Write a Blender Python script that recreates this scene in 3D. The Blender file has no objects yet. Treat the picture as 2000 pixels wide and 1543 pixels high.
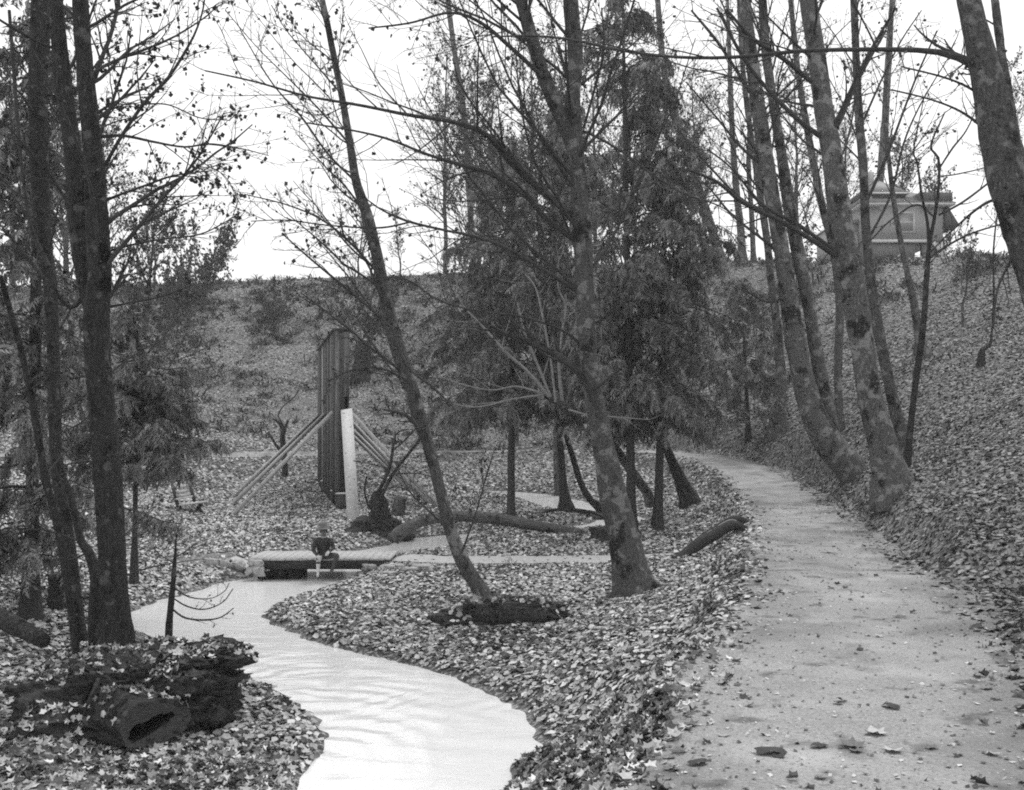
import bpy, bmesh, math, random
import numpy as np
from mathutils import Vector, Matrix, Euler
from mathutils.bvhtree import BVHTree

rng = np.random.default_rng(7)
random.seed(7)
SC = bpy.context.scene
COL = SC.collection

# ------------------------------------------------------------------ camera
F = 2100.0          # focal length in pixels of the 2000 px wide photograph
EYE = 2.2           # eye above the near path
HOR = 850.0         # horizon row
cam = bpy.data.cameras.new('camera')
camo = bpy.data.objects.new('camera', cam)
COL.objects.link(camo)
camo.location = (0, 0, EYE)
camo.rotation_euler = (math.radians(90), 0, 0)
cam.sensor_fit = 'HORIZONTAL'
cam.sensor_width = 36.0
cam.lens = 36.0 * F / 2000.0
cam.shift_y = (HOR - 771.5) / 2000.0
cam.clip_start = 0.1
cam.clip_end = 2000
SC.camera = camo

# ------------------------------------------------------------------ sky: overcast, monochrome
SUN_EL, SUN_AZ = math.radians(62), math.radians(38)
w = bpy.data.worlds.new('World'); SC.world = w; w.use_nodes = True
nt = w.node_tree; nt.nodes.clear()
sky = nt.nodes.new('ShaderNodeTexSky'); sky.sky_type = 'NISHITA'; sky.sun_disc = False
sky.sun_elevation = SUN_EL; sky.sun_rotation = SUN_AZ; sky.dust_density = 6; sky.air_density = 2
bw = nt.nodes.new('ShaderNodeRGBToBW')
ctc = nt.nodes.new('ShaderNodeTexCoord')
cno = nt.nodes.new('ShaderNodeTexNoise'); cno.inputs['Scale'].default_value = 2.2; cno.inputs['Detail'].default_value = 4
cmr = nt.nodes.new('ShaderNodeMapRange'); cmr.inputs['To Min'].default_value = 8.6; cmr.inputs['To Max'].default_value = 11.0
mx = nt.nodes.new('ShaderNodeMix'); mx.data_type = 'FLOAT'; mx.inputs[0].default_value = 0.86
bg = nt.nodes.new('ShaderNodeBackground'); bg.inputs['Strength'].default_value = 0.1
ow = nt.nodes.new('ShaderNodeOutputWorld')
L = nt.links.new
L(sky.outputs[0], bw.inputs[0]); L(bw.outputs[0], mx.inputs[2])
L(ctc.outputs['Generated'], cno.inputs['Vector']); L(cno.outputs['Fac'], cmr.inputs['Value']); L(cmr.outputs[0], mx.inputs[3])
L(mx.outputs[0], bg.inputs['Color']); L(bg.outputs[0], ow.inputs['Surface'])

sl = bpy.data.lights.new('sun', 'SUN'); sl.energy = 1.5; sl.angle = math.radians(24); sl.color = (1, 1, 1)
so = bpy.data.objects.new('sun', sl); COL.objects.link(so)
sdir = Vector((math.sin(SUN_AZ) * math.cos(SUN_EL), math.cos(SUN_AZ) * math.cos(SUN_EL), math.sin(SUN_EL)))
so.rotation_euler = sdir.to_track_quat('Z', 'Y').to_euler()
so.location = (0, 0, 40)

SC.view_settings.view_transform = 'Standard'
SC.view_settings.look = 'None'
SC.view_settings.exposure = 0.42
SC.view_settings.gamma = 1.0
SC.view_settings.use_curve_mapping = False
SC.render.engine = 'CYCLES'
SC.cycles.max_bounces = 4
SC.cycles.diffuse_bounces = 2
SC.cycles.volume_bounces = 0
SC.cycles.use_adaptive_sampling = True
SC.cycles.adaptive_threshold = 0.02
SC.cycles.glossy_bounces = 2
SC.cycles.transmission_bounces = 2
SC.cycles.transparent_max_bounces = 4
SC.cycles.use_denoising = False
SC.cycles.filter_width = 1.9      # the softness of an old lens
SC.cycles.caustics_reflective = False

# ------------------------------------------------------------------ helpers: objects, materials, meshes
def tag(o, label=None, cat=None, group=None, kind=None):
    if label: o['label'] = label
    if cat: o['category'] = cat
    if group: o['group'] = group
    if kind: o['kind'] = kind
    return o

def empty(name, loc, label, cat, group=None):
    o = bpy.data.objects.new(name, None); COL.objects.link(o)
    o.location = loc; o.empty_display_size = 0.2
    return tag(o, label, cat, group)

def mat(name, lo, hi, scale=5.0, rough=0.9, bump=0.4, stretch=(1, 1, 1), detail=8, tone=False, spec=0.15,
        patch=None, dist=0.02, sub=0.0):
    """grey noise between albedo lo and hi; patch=(albedo, scale, threshold, softness) lays blotches of lichen or scars"""
    m = bpy.data.materials.new(name); m.use_nodes = True
    t = m.node_tree; n = t.nodes; l = t.links.new
    b = n['Principled BSDF']
    b.inputs['Roughness'].default_value = rough
    b.inputs['Specular IOR Level'].default_value = spec
    tc = n.new('ShaderNodeTexCoord'); mp = n.new('ShaderNodeMapping'); mp.inputs['Scale'].default_value = stretch
    l(tc.outputs['Object'], mp.inputs['Vector'])
    no = n.new('ShaderNodeTexNoise'); no.inputs['Scale'].default_value = scale; no.inputs['Detail'].default_value = detail
    no.inputs['Roughness'].default_value = 0.65
    l(mp.outputs[0], no.inputs['Vector'])
    mr = n.new('ShaderNodeMapRange'); mr.inputs['From Min'].default_value = 0.3; mr.inputs['From Max'].default_value = 0.7
    mr.inputs['To Min'].default_value = lo; mr.inputs['To Max'].default_value = hi
    l(no.outputs['Fac'], mr.inputs['Value'])
    out = mr.outputs[0]
    for p in (patch or []):
        alb, ps, th, sf = p[:4]
        st = p[4] if len(p) > 4 else (1, 1, 1)
        mp2 = n.new('ShaderNodeMapping'); mp2.inputs['Scale'].default_value = st
        mp2.inputs['Location'].default_value = (ps * 3.1, alb * 17, 2.0)
        l(tc.outputs['Object'], mp2.inputs['Vector'])
        n2 = n.new('ShaderNodeTexNoise'); n2.inputs['Scale'].default_value = ps; n2.inputs['Detail'].default_value = 5
        l(mp2.outputs[0], n2.inputs['Vector'])
        m2 = n.new('ShaderNodeMapRange'); m2.inputs['From Min'].default_value = th; m2.inputs['From Max'].default_value = th + sf
        l(n2.outputs['Fac'], m2.inputs['Value'])
        mix = n.new('ShaderNodeMix'); mix.data_type = 'FLOAT'
        l(m2.outputs[0], mix.inputs[0]); l(out, mix.inputs[2]); mix.inputs[3].default_value = alb
        out = mix.outputs[0]
    if tone:
        at = n.new('ShaderNodeAttribute'); at.attribute_name = 'tone'
        mu = n.new('ShaderNodeMath'); mu.operation = 'MULTIPLY'
        l(out, mu.inputs[0]); l(at.outputs['Fac'], mu.inputs[1]); out = mu.outputs[0]
    l(out, b.inputs['Base Color'])
    if bump:
        bp = n.new('ShaderNodeBump'); bp.inputs['Strength'].default_value = bump; bp.inputs['Distance'].default_value = dist
        l(no.outputs['Fac'], bp.inputs['Height']); l(bp.outputs[0], b.inputs['Normal'])
    if sub:
        b.inputs['Subsurface Weight'].default_value = sub
    return m

MT = {}
MT['soil'] = mat('soil', .05, .16, 12, bump=.8, patch=[(.3, 16, .52, .06), (.04, 9, .58, .06)])
MT['gravel'] = mat('gravel', .20, .40, 34, rough=.95, bump=.9, dist=.02, tone=True, patch=[(.17, .35, .5, .16, (1.6, .35, 1)), (.13, 2.4, .58, .1), (.40, 1.3, .50, .25), (.12, 46, .61, .05), (.2, .8, .56, .16), (.5, 30, .66, .04)])
MT['footpath'] = mat('footpath', .32, .5, 20, rough=.95, bump=.5, patch=[(.25, 3, .6, .2)])
MT['litter'] = mat('leaf_litter', .8, 1.2, 30, rough=.75, bump=0, tone=True, spec=.25)
MT['leaf_dark'] = mat('leaf_dark', .03, .08, 25, rough=.7, bump=.3)
MT['leaf_mid'] = mat('leaf_mid', .10, .2, 25, rough=.7, bump=.3)
MT['leaf_pale'] = mat('leaf_pale', .34, .55, 25, rough=.65, bump=.3)
MT['bark_alder'] = mat('alder_bark', .04, .13, 14, bump=1.0, dist=.04, stretch=(2, 2, .7),
                       patch=[(.20, 4, .56, .06), (.025, 2.6, .55, .08, (1, 1, .8)), (.17, 22, .62, .04), (.02, 9, .64, .05, (1, 1, 2.5))])
MT['bark_pale'] = mat('pale_alder_bark', .06, .155, 13, bump=1.0, dist=.04, stretch=(2, 2, .7),
                      patch=[(.24, 3.4, .55, .07), (.028, 2.2, .54, .07, (1, 1, .8)), (.26, 18, .62, .04), (.02, 7, .63, .05, (1, 1, 2.5))])
MT['bark_dark'] = mat('dark_mossy_bark', .018, .06, 14, bump=1.0, dist=.05, stretch=(2, 2, .6), patch=[(.10, 5, .6, .06), (.012, 3, .56, .1), (.14, 16, .66, .04)])
MT['bark_cedar'] = mat('cedar_bark', .03, .075, 12, bump=1.0, stretch=(3, 3, .25))
MT['twig'] = mat('twig_bark', .035, .075, 5, bump=.2)
MT['twig_pale'] = mat('pale_twig_bark', .16, .28, 5, bump=.2)
MT['twig_far'] = mat('far_twig_bark', .05, .10, 3, bump=0)
MT['cedar'] = mat('cedar_fronds', .8, 1.3, 4, rough=.7, bump=0, tone=True, spec=.3)
MT['tree_leaf'] = mat('hanging_leaf', .8, 1.2, 4, rough=.7, bump=0, tone=True)
MT['moss'] = mat('moss_earth', .025, .09, 14, bump=1.0, dist=.05, patch=[(.10, 22, .62, .05)])
MT['rot'] = mat('rotten_wood', .02, .075, 16, bump=1.0, dist=.08, patch=[(.1, 11, .62, .05), (.012, 6, .58, .06)])
MT['cutwood'] = mat('weathered_cut_wood', .045, .08, 16, bump=.8, stretch=(1, 1, 2), patch=[(.03, 9, .58, .05)])
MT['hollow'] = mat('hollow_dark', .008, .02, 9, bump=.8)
MT['plank_grey'] = mat('weathered_plank', .08, .17, 3.2, bump=.6, stretch=(6, 6, .35), patch=[(.24, 3, .56, .08, (5, 5, .3))])
MT['plank_dark'] = mat('dark_weathered_plank', .04, .075, 3.2, bump=.5, stretch=(6, 6, .35))
MT['plank_white'] = mat('bleached_plank', .42, .62, 3.2, bump=.5, stretch=(7, 7, .5), patch=[(.22, 9, .62, .06, (1, 1, .4))])
MT['brace'] = mat('brace_timber', .32, .5, 3, bump=.4, stretch=(2, 2, 2))
MT['beam'] = mat('bridge_beam', .025, .045, 4, bump=.5, stretch=(.4, 3, 3))
MT['deck'] = mat('bridge_deck', .34, .52, 8, bump=.5, stretch=(3, .6, 3), patch=[(.2, 5, .62, .1)])
MT['stone'] = mat('stone', .24, .46, 6, bump=.7, patch=[(.08, 3, .58, .1)])
MT['log'] = mat('barkless_log', .06, .14, 8, bump=1.0, dist=.05, stretch=(.5, 3, 3), patch=[(.03, 3, .56, .08), (.2, 5, .62, .06)])
MT['rail'] = mat('rail_log', .035, .06, 4, bump=.4)
MT['rail_top'] = mat('rail_pale_edge', .22, .3, 6, bump=.3)
MT['siding'] = mat('house_siding', .32, .4, 5, bump=.2)
MT['siding_low'] = mat('house_lower_siding', .15, .2, 5, bump=.2)
MT['trim'] = mat('white_trim', .6, .72, 5, bump=0)
MT['shingle'] = mat('roof_shingle', .24, .32, 8, bump=.4)
MT['shingle_dark'] = mat('dark_shingle', .09, .12, 8, bump=.4)
MT['pane'] = mat('window_pane', .25, .34, 2, rough=.12, bump=0, spec=.6)
MT['cloth'] = mat('dark_cloth', .035, .065, 20, bump=.3)
MT['cloth2'] = mat('trouser_cloth', .06, .09, 20, bump=.3)
MT['skin'] = mat('skin', .15, .2, 12, rough=.6, bump=.05, sub=.05)  # face and neck, their shadow put into the colour; hands and shin stay lighter
MT['shin'] = mat('bare_shin', .48, .56, 12, rough=.6, bump=.05)
MT['hat'] = mat('felt_hat', .12, .17, 20, bump=.2)
MT['shirt'] = mat('shirt_cloth', .3, .38, 20, bump=.2)
MT['brush'] = mat('bramble', .8, 1.2, 5, rough=.8, bump=0, tone=True)

def build(name, V, quads=None, tris=None, m=None, parent=None, origin=None, tone=None, smooth=True, kind=None, extra=None):
    """one mesh object from numpy arrays; V in world space, stored relative to origin"""
    V = np.asarray(V, dtype=np.float32).reshape(-1, 3)
    if origin is None:
        origin = parent.location if parent is not None else (0, 0, 0)
    off = np.array(origin, dtype=np.float32)
    me = bpy.data.meshes.new(name)
    nq = 0 if quads is None else len(quads); n3 = 0 if tris is None else len(tris)
    loops = []
    if nq: loops.append(np.asarray(quads, dtype=np.int32).ravel())
    if n3: loops.append(np.asarray(tris, dtype=np.int32).ravel())
    loops = np.concatenate(loops)
    starts = np.concatenate([np.arange(nq) * 4, nq * 4 + np.arange(n3) * 3]).astype(np.int32)
    me.vertices.add(len(V)); me.vertices.foreach_set('co', (V - off).ravel())
    me.loops.add(len(loops)); me.loops.foreach_set('vertex_index', loops)
    me.polygons.add(nq + n3); me.polygons.foreach_set('loop_start', starts)
    if smooth: me.polygons.foreach_set('use_smooth', np.ones(nq + n3, dtype=bool))
    if tone is not None:
        a = me.attributes.new('tone', 'FLOAT', 'POINT'); a.data.foreach_set('value', np.asarray(tone, dtype=np.float32))
    me.update(calc_edges=True)
    if m is not None: me.materials.append(m)
    o = bpy.data.objects.new(name, me); COL.objects.link(o)
    if parent is not None:
        o.parent = parent
        if extra is not None: o.location = extra
    else:
        o.location = origin
    if kind: o['kind'] = kind
    return o

class MB:
    """collects boxes, prisms and tubes in plain lists"""
    def __init__(s): s.v = []; s.q = []; s.t = []
    def quadpts(s, pts):
        i = len(s.v); s.v += [tuple(p) for p in pts]; s.q.append((i, i + 1, i + 2, i + 3))
    def hexa(s, p):          # 8 corners: bottom 0-3, top 4-7
        i = len(s.v); s.v += [tuple(x) for x in p]
        for f in ((3, 2, 1, 0), (4, 5, 6, 7), (0, 1, 5, 4), (1, 2, 6, 5), (2, 3, 7, 6), (3, 0, 4, 7)):
            s.q.append(tuple(i + k for k in f))
    def box(s, x0, x1, y0, y1, z0, z1):
        s.hexa([(x0, y0, z0), (x1, y0, z0), (x1, y1, z0), (x0, y1, z0), (x0, y0, z1), (x1, y0, z1), (x1, y1, z1), (x0, y1, z1)])
    def bar(s, a, b, wdt, thk, up=(0, 0, 1)):
        a = Vector(a); b = Vector(b); d = (b - a).normalized()
        x = d.cross(Vector(up)).normalized() * wdt / 2; y = x.cross(d).normalized() * thk / 2
        s.hexa([a - x - y, a + x - y, a + x + y, a - x + y, b - x - y, b + x - y, b + x + y, b - x + y])
    def build(s, name, m, parent=None, origin=None, smooth=False, kind=None):
        return build(name, np.array(s.v), np.array(s.q) if s.q else None, np.array(s.t) if s.t else None, m, parent, origin, smooth=smooth, kind=kind)

def tubes(P, R, k, wob=0.0, cap=False):
    """batch of tubes: P (m,n,3), R (m,n) -> verts, quads"""
    P = np.asarray(P, float); R = np.asarray(R, float)
    m, n, _ = P.shape
    T = np.gradient(P, axis=1); T /= np.linalg.norm(T, axis=2, keepdims=True) + 1e-9
    avg = T.mean(axis=1)
    ref = np.where(np.abs(avg[:, 2:3]) < .75, np.array([[0, 0, 1.0]]), np.array([[0, 1.0, 0.15]]))
    A = np.cross(T, ref[:, None, :]); A /= np.linalg.norm(A, axis=2, keepdims=True) + 1e-9
    B = np.cross(T, A)
    ang = np.arange(k) * 2 * math.pi / k
    rr = R[:, :, None] * np.ones(k)
    if wob:
        rr = rr * (1 + wob * rng.standard_normal((m, n, k)) * .6 + wob * np.sin(ang * 2 + rng.random((m, 1, 1)) * 6 + np.arange(n)[None, :, None] * .35))
    V = P[:, :, None, :] + rr[..., None] * (A[:, :, None, :] * np.cos(ang)[None, None, :, None] + B[:, :, None, :] * np.sin(ang)[None, None, :, None])
    idx = np.arange(m * n * k).reshape(m, n, k)
    a = idx[:, :-1, :]; b = idx[:, 1:, :]
    q = np.stack([a, np.roll(a, -1, 2), np.roll(b, -1, 2), b], axis=-1).reshape(-1, 4)
    V = V.reshape(-1, 3)
    t = None
    if cap:
        tl = []
        for i in range(m):
            c = len(V); V = np.vstack([V, P[i, -1][None]])
            ring = idx[i, -1]
            tl += [(ring[j], ring[(j + 1) % k], c) for j in range(k)]
            c = len(V); V = np.vstack([V, P[i, 0][None]])
            ring = idx[i, 0]
            tl += [(ring[(j + 1) % k], ring[j], c) for j in range(k)]
        t = np.array(tl)
    return V, q, t

def join(parts):
    """[(V,q,t)] -> V,q,t"""
    V = []; Q = []; T = []; o = 0
    for v, q, t in parts:
        V.append(v)
        if q is not None and len(q): Q.append(q + o)
        if t is not None and len(t): T.append(t + o)
        o += len(v)
    return np.concatenate(V), (np.concatenate(Q) if Q else None), (np.concatenate(T) if T else None)

def resample(pts, rad, n):
    """Catmull-Rom through points then n samples by arc length"""
    p = np.asarray(pts, float); r = np.asarray(rad, float)
    if len(p) > 2:
        e = np.vstack([2 * p[0] - p[1], p, 2 * p[-1] - p[-2]])
        out = []; ro = []
        for i in range(len(p) - 1):
            for u in np.linspace(0, 1, 12, endpoint=(i == len(p) - 2)):
                p0, p1, p2, p3 = e[i], e[i + 1], e[i + 2], e[i + 3]
                out.append(.5 * (2 * p1 + (p2 - p0) * u + (2 * p0 - 5 * p1 + 4 * p2 - p3) * u * u + (3 * p1 - p0 - 3 * p2 + p3) * u ** 3))
                ro.append(r[i] * (1 - u) + r[i + 1] * u)
        p = np.array(out); r = np.array(ro)
    s = np.concatenate([[0], np.cumsum(np.linalg.norm(np.diff(p, axis=0), axis=1))])
    t = np.linspace(0, s[-1], n)
    return np.stack([np.interp(t, s, p[:, i]) for i in range(3)], 1), np.interp(t, s, r)

def Wp(px, py, Y):
    return np.array([(px - 1000) / F * Y, Y, EYE - (py - HOR) / F * Y])

def on_plane(px, py, z):
    return Wp(px, py, (EYE - z) * F / (py - HOR))

def wave(x, y, sc, seed, n=7):
    r = np.random.default_rng(seed); o = 0
    for i in range(n):
        a = r.random() * 6.283; f = (0.5 + r.random() * 1.3) / sc
        o = o + np.sin((x * np.cos(a) + y * np.sin(a)) * f * 2 + r.random() * 6.28)
    return o / math.sqrt(n)

# ------------------------------------------------------------------ terrain
def zwater(Y):
    return np.interp(Y, [0, 27, 36, 39, 43, 47, 51, 60], [-1.4, -1.4, -1.22, -.9, -.66, -.52, -.44, -.4])

STREAM_PX = [(560, 1600, -1.4), (600, 1525, -1.4), (635, 1465, -1.4), (637, 1432, -1.4), (600, 1390, -1.4), (550, 1360, -1.4), (485, 1330, -1.4),
 (420, 1308, -1.4), (330, 1278, -1.4), (265, 1240, -1.4), (246, 1202, -1.4), (300, 1178, -1.4), (380, 1155, -1.4), (440, 1137, -1.4), (505, 1126, -1.4),
 (520, 1112, -1.4), (600, 1096, -1.38), (690, 1078, -1.36), (760, 1064, -1.32), (812, 1050, -1.3), (875, 1046, -1.28), (960, 1040, -1.25), (1080, 1034, -1.24), (1150, 1024, -1.22),
 (1180, 1010, -1.18), (1168, 1002, -1.16), (1105, 1000, -1.14), (1060, 991, -1.12), (1030, 981, -1.1), (1000, 972, -1.06), (965, 967, -1.04), (940, 962, -1.02),
 (960, 959, -1.0), (1010, 961, -1.02), (1070, 966, -1.04), (1115, 974, -1.08), (1170, 987, -1.12), (1240, 1007, -1.16), (1292, 1026, -1.2), (1290, 1040, -1.22),
 (1200, 1046, -1.24), (1080, 1051, -1.26), (960, 1057, -1.28), (912, 1056, -1.3), (900, 1064, -1.32), (880, 1080, -1.36), (800, 1094, -1.38), (722, 1110, -1.4), (708, 1128, -1.4),
 (650, 1150, -1.4), (560, 1175, -1.4), (512, 1200, -1.4), (530, 1222, -1.4), (600, 1250, -1.4), (700, 1272, -1.4), (770, 1290, -1.4), (880, 1320, -1.4), (950, 1352, -1.4),
 (1010, 1390, -1.4), (1040, 1420, -1.4), (1058, 1450, -1.4), (1045, 1478, -1.4), (1010, 1505, -1.4), (975, 1540, -1.4), (950, 1600, -1.4)]
def on_water(px, py):
    Y = np.arange(6, 62, .02)
    return Wp(px, py, float(Y[np.argmax(EYE - (py - HOR) / F * Y <= zwater(Y))]))
STREAM = np.array([on_water(p[0], p[1])[:2] for p in STREAM_PX])

def sd_poly(x, y, poly):
    """signed distance to polygon, negative inside"""
    d = np.full(x.shape, 1e9); inside = np.zeros(x.shape, bool)
    n = len(poly)
    for i in range(n):
        ax, ay = poly[i]; bx, by = poly[(i + 1) % n]
        ex, ey = bx - ax, by - ay
        t = np.clip(((x - ax) * ex + (y - ay) * ey) / (ex * ex + ey * ey + 1e-12), 0, 1)
        d = np.minimum(d, (x - ax - t * ex) ** 2 + (y - ay - t * ey) ** 2)
        c = ((ay > y) != (by > y)) & (x < ex * (y - ay) / (ey + 1e-12) + ax)
        inside ^= c
    d = np.sqrt(d)
    return np.where(inside, -d, d)

PATH = np.array([(-.9, -9, 0), (0.4, 0, 0), (1.65, 5, 0), (2.7, 8.4, 0), (3.72, 11.5, 0), (4.72, 14.5, 0), (5.2, 17, 0), (5.75, 20, 0), (6.65, 24, .06),
 (7.6, 28.7, .15), (8.75, 36.7, .45), (9.1, 43.5, .95), (8.4, 49.5, 1.28), (6.4, 54.5, 1.4), (3.2, 57.2, 1.4), (0, 58, 1.38), (-9.2, 56, 1.27), (-15.5, 53.5, 1.25), (-25, 51, 1.25), (-42, 48, 1.5)])
PATH, _ = resample(PATH, np.ones(len(PATH)), 170)
BPATH = np.array([on_plane(380, 1090, -.95), on_plane(440, 1085, -.92), on_plane(490, 1084, -.9), on_plane(760, 1088, -.9), on_plane(850, 1092, -.92), on_plane(1000, 1093, -.92), on_plane(1150, 1092, -.9), on_plane(1320, 1088, -.86), on_plane(1350, 1084, -.7)])
BPATH, _ = resample(BPATH, np.ones(len(BPATH)), 50)

def near_line(x, y, line):
    """distance to polyline, its height there, arc index"""
    d = np.full(x.shape, 1e9); z = np.zeros(x.shape); s = np.zeros(x.shape)
    for i in range(len(line) - 1):
        a = line[i]; e = line[i + 1] - a
        t = np.clip(((x - a[0]) * e[0] + (y - a[1]) * e[1]) / (e[0] ** 2 + e[1] ** 2), 0, 1)
        dd = np.hypot(x - a[0] - t * e[0], y - a[1] - t * e[1])
        m = dd < d
        d = np.where(m, dd, d); z = np.where(m, a[2] + t * e[2], z); s = np.where(m, i + t, s)
    return d, z, s

ctrl = []
def C(px, py, Y): ctrl.append(tuple(Wp(px, py, Y)))
def CZ(px, py, z): ctrl.append(tuple(on_plane(px, py, z)))
for p in PATH[::5]: ctrl.append(tuple(p))
for p in BPATH[::6]: ctrl.append(tuple(p))
# banks of the stream and the valley floor
for a in [(800, 1200, -1.15), (700, 1180, -1.2), (900, 1260, -1.22), (1000, 1150, -1.02), (1000, 1300, -1.15), (1100, 1130, -.95), (1100, 1230, -1.0), (1235, 1165, -1.0),
          (1200, 1300, -.85), (1100, 1400, -1.15), (620, 1200, -1.25), (250, 1080, -.9), (400, 1110, -1.05), (330, 1140, -1.15), (700, 1030, -.95), (560, 1050, -.95),
          (450, 1030, -.85), (370, 995, -.6), (200, 1100, -.85), (100, 1170, -.8), (30, 1300, -.95), (100, 1500, -1.2), (550, 1450, -1.3), (420, 1450, -1.27), (250, 1480, -1.25),
          (150, 1400, -1.15), (60, 1420, -1.1), (680, 1005, -.9), (850, 1010, -.82), (920, 1075, -.95), (1000, 1070, -.85), (1080, 1075, -.85), (1200, 1075, -.85), (1350, 1075, -.55), (1380, 1120, -.45), (1330, 1200, -.5), (1300, 1300, -.45)]:
    CZ(*a)
for a in [(1000, 1046, 32), (1100, 1042, 32.5), (900, 1050, 32.5), (622, 935, 52.5), (450, 940, 51), (900, 940, 51), (1100, 935, 51), (960, 1000, 39.5), (1345, 985, 36.5), (1280, 1035, 34), (1200, 955, 47), (1250, 985, 42), (1380, 940, 42),
          (300, 930, 47), (150, 960, 40), (1000, 900, 56), (700, 900, 55), (1300, 900, 50),
          # hill behind
          (600, 830, 62), (1000, 830, 64), (300, 840, 57), (1250, 840, 60),
          (600, 740, 69), (300, 750, 65), (900, 750, 70), (1200, 740, 68), (600, 640, 78), (300, 650, 74), (1000, 640, 79), (1300, 640, 72),
          (100, 760, 58), (100, 660, 68), (-200, 700, 60), (-300, 560, 80),
          (600, 553, 88), (300, 569, 85), (100, 580, 82), (850, 545, 89), (1000, 535, 88), (1250, 520, 84), (1450, 512, 80), (1600, 514, 77), (1700, 514, 74), (1850, 509, 70), (1960, 503, 67), (2200, 486, 62),
          # right bank
          (1450, 750, 56), (1450, 840, 50), (1530, 860, 45), (1600, 800, 42), (1600, 650, 58), (1660, 918, 33), (1745, 955, 28), (1800, 900, 26.5), (1800, 700, 42), (1800, 590, 56),
          (1900, 1000, 19.5), (1950, 1080, 16.8), (1850, 1060, 18.6), (1720, 1030, 22), (1950, 800, 29), (1950, 640, 46), (1950, 560, 56), (2200, 900, 20), (2300, 700, 30), (2400, 1150, 13)]:
    C(*a)
for a in [(4.2, 4, .35), (3.5, 0, .3), (6.2, 9, .7), (9, 12, 2.2), (9, 4, 2.5), (12, -6, 4), (-2.2, 4, -1.0), (-2.5, -2, -1.0), (-5, 2, -1.3), (-3, 7.5, -1.45), (-8, 6, -1.2), (-14, 12, -.6), (-14, 20, -.4), (-22, 30, .2), (-26, 40, 1.2), (-15, 0, -1), (-30, 10, 0),
          (-45, 60, 5), (-60, 70, 12), (60, 40, 18), (70, 80, 18), (40, 20, 11), (30, 0, 9),
          (-60, 120, 12.5), (-20, 120, 13.5), (0, 120, 14), (20, 120, 13.4), (40, 115, 12.6), (70, 120, 13.5), (28, 88, 13.4), (36, 82, 13.2), (20, 95, 13.8), (0, 150, 13), (60, 150, 14), (-60, 150, 12)]:
    ctrl.append(a)
CT = np.array(ctrl)
def _phi(r2): return .5 * r2 * np.log(r2 + 1e-9)
SCL = 30.0
xy = CT[:, :2] / SCL
K = _phi(((xy[:, None] - xy[None]) ** 2).sum(2)) + np.eye(len(xy)) * 4e-4
Pm = np.hstack([np.ones((len(xy), 1)), xy])
Am = np.block([[K, Pm], [Pm.T, np.zeros((3, 3))]])
SOL = np.linalg.solve(Am, np.concatenate([CT[:, 2], np.zeros(3)]))
def tps(x, y):
    x = x / SCL; y = y / SCL
    o = SOL[-3] + SOL[-2] * x + SOL[-1] * y
    for i in range(len(xy)):
        o = o + SOL[i] * _phi((x - xy[i, 0]) ** 2 + (y - xy[i, 1]) ** 2)
    return o
def sstep(t): t = np.clip(t, 0, 1); return t * t * (3 - 2 * t)
def path_hw(s): return np.interp(s, [0, 22, 30, 36, 42, 52, 62, 80, 100, 110, 170], [1.35, 1.35, 1.5, 1.55, 1.4, 1.3, 1.25, 1.25, 1.0, .7, .5])

def terrain(x, y):
    z = tps(x, y)
    hill = sstep((y - 56) / 8) * sstep((100 - y) / 12)
    z = z + hill * (.28 * wave(x, y, 1.7, 3) + .12 * wave(x, y, .7, 4)) * sstep((84 - y) / 12 + .15)
    z = z + .045 * wave(x, y, .55, 5) + .02 * wave(x, y, .22, 6)
    d, zp, s = near_line(x, y, PATH)
    hw = path_hw(s) + .12 * wave(x, y, .8, 9)
    fl = np.interp(s, [0, 105, 120, 170], [1, 1, .55, .4])
    k = (1 - sstep((d - hw) / .8)) * fl
    z = z * (1 - k) + (zp - .035) * k
    d2, zp2, s2 = near_line(x, y, BPATH)
    k = (1 - sstep((d2 - .75) / .6)) * .9
    z = z * (1 - k) + (zp2 - .03) * k
    zw = zwater(y)
    far = (np.abs(x) < 20) & (y > 5) & (y < 62)
    sd = np.full(x.shape, 9.0)
    sd[far] = sd_poly(x[far], y[far], STREAM)
    sd = sd + .07 * wave(x, y, .35, 11)
    zb = np.maximum(z, zw + .07)
    out = (zw + .09 * sstep(sd / .15)) * (1 - sstep(sd / 1.1)) + zb * sstep(sd / 1.1)
    inn = zw - .45 * sstep(-sd / .5)
    z = np.where(sd > 0, out, inn)
    return z, sd, d - hw, d2 - .8

def spaced(segs):
    o = []
    for a, b, st in segs: o.append(np.arange(a, b, st))
    return np.concatenate(o + [[segs[-1][1]]])
GX = spaced([(-90, -30, 2.0), (-30, -12, .5), (-12, 12, .2), (12, 30, .5), (30, 90, 2.0)])
GY = spaced([(-10, 4, .5), (4, 34, .2), (34, 64, .4), (64, 96, .8), (96, 150, 3.0)])
gx, gy = np.meshgrid(GX, GY)
GZ, GSD, GPD, GBD = terrain(gx, gy)

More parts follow.
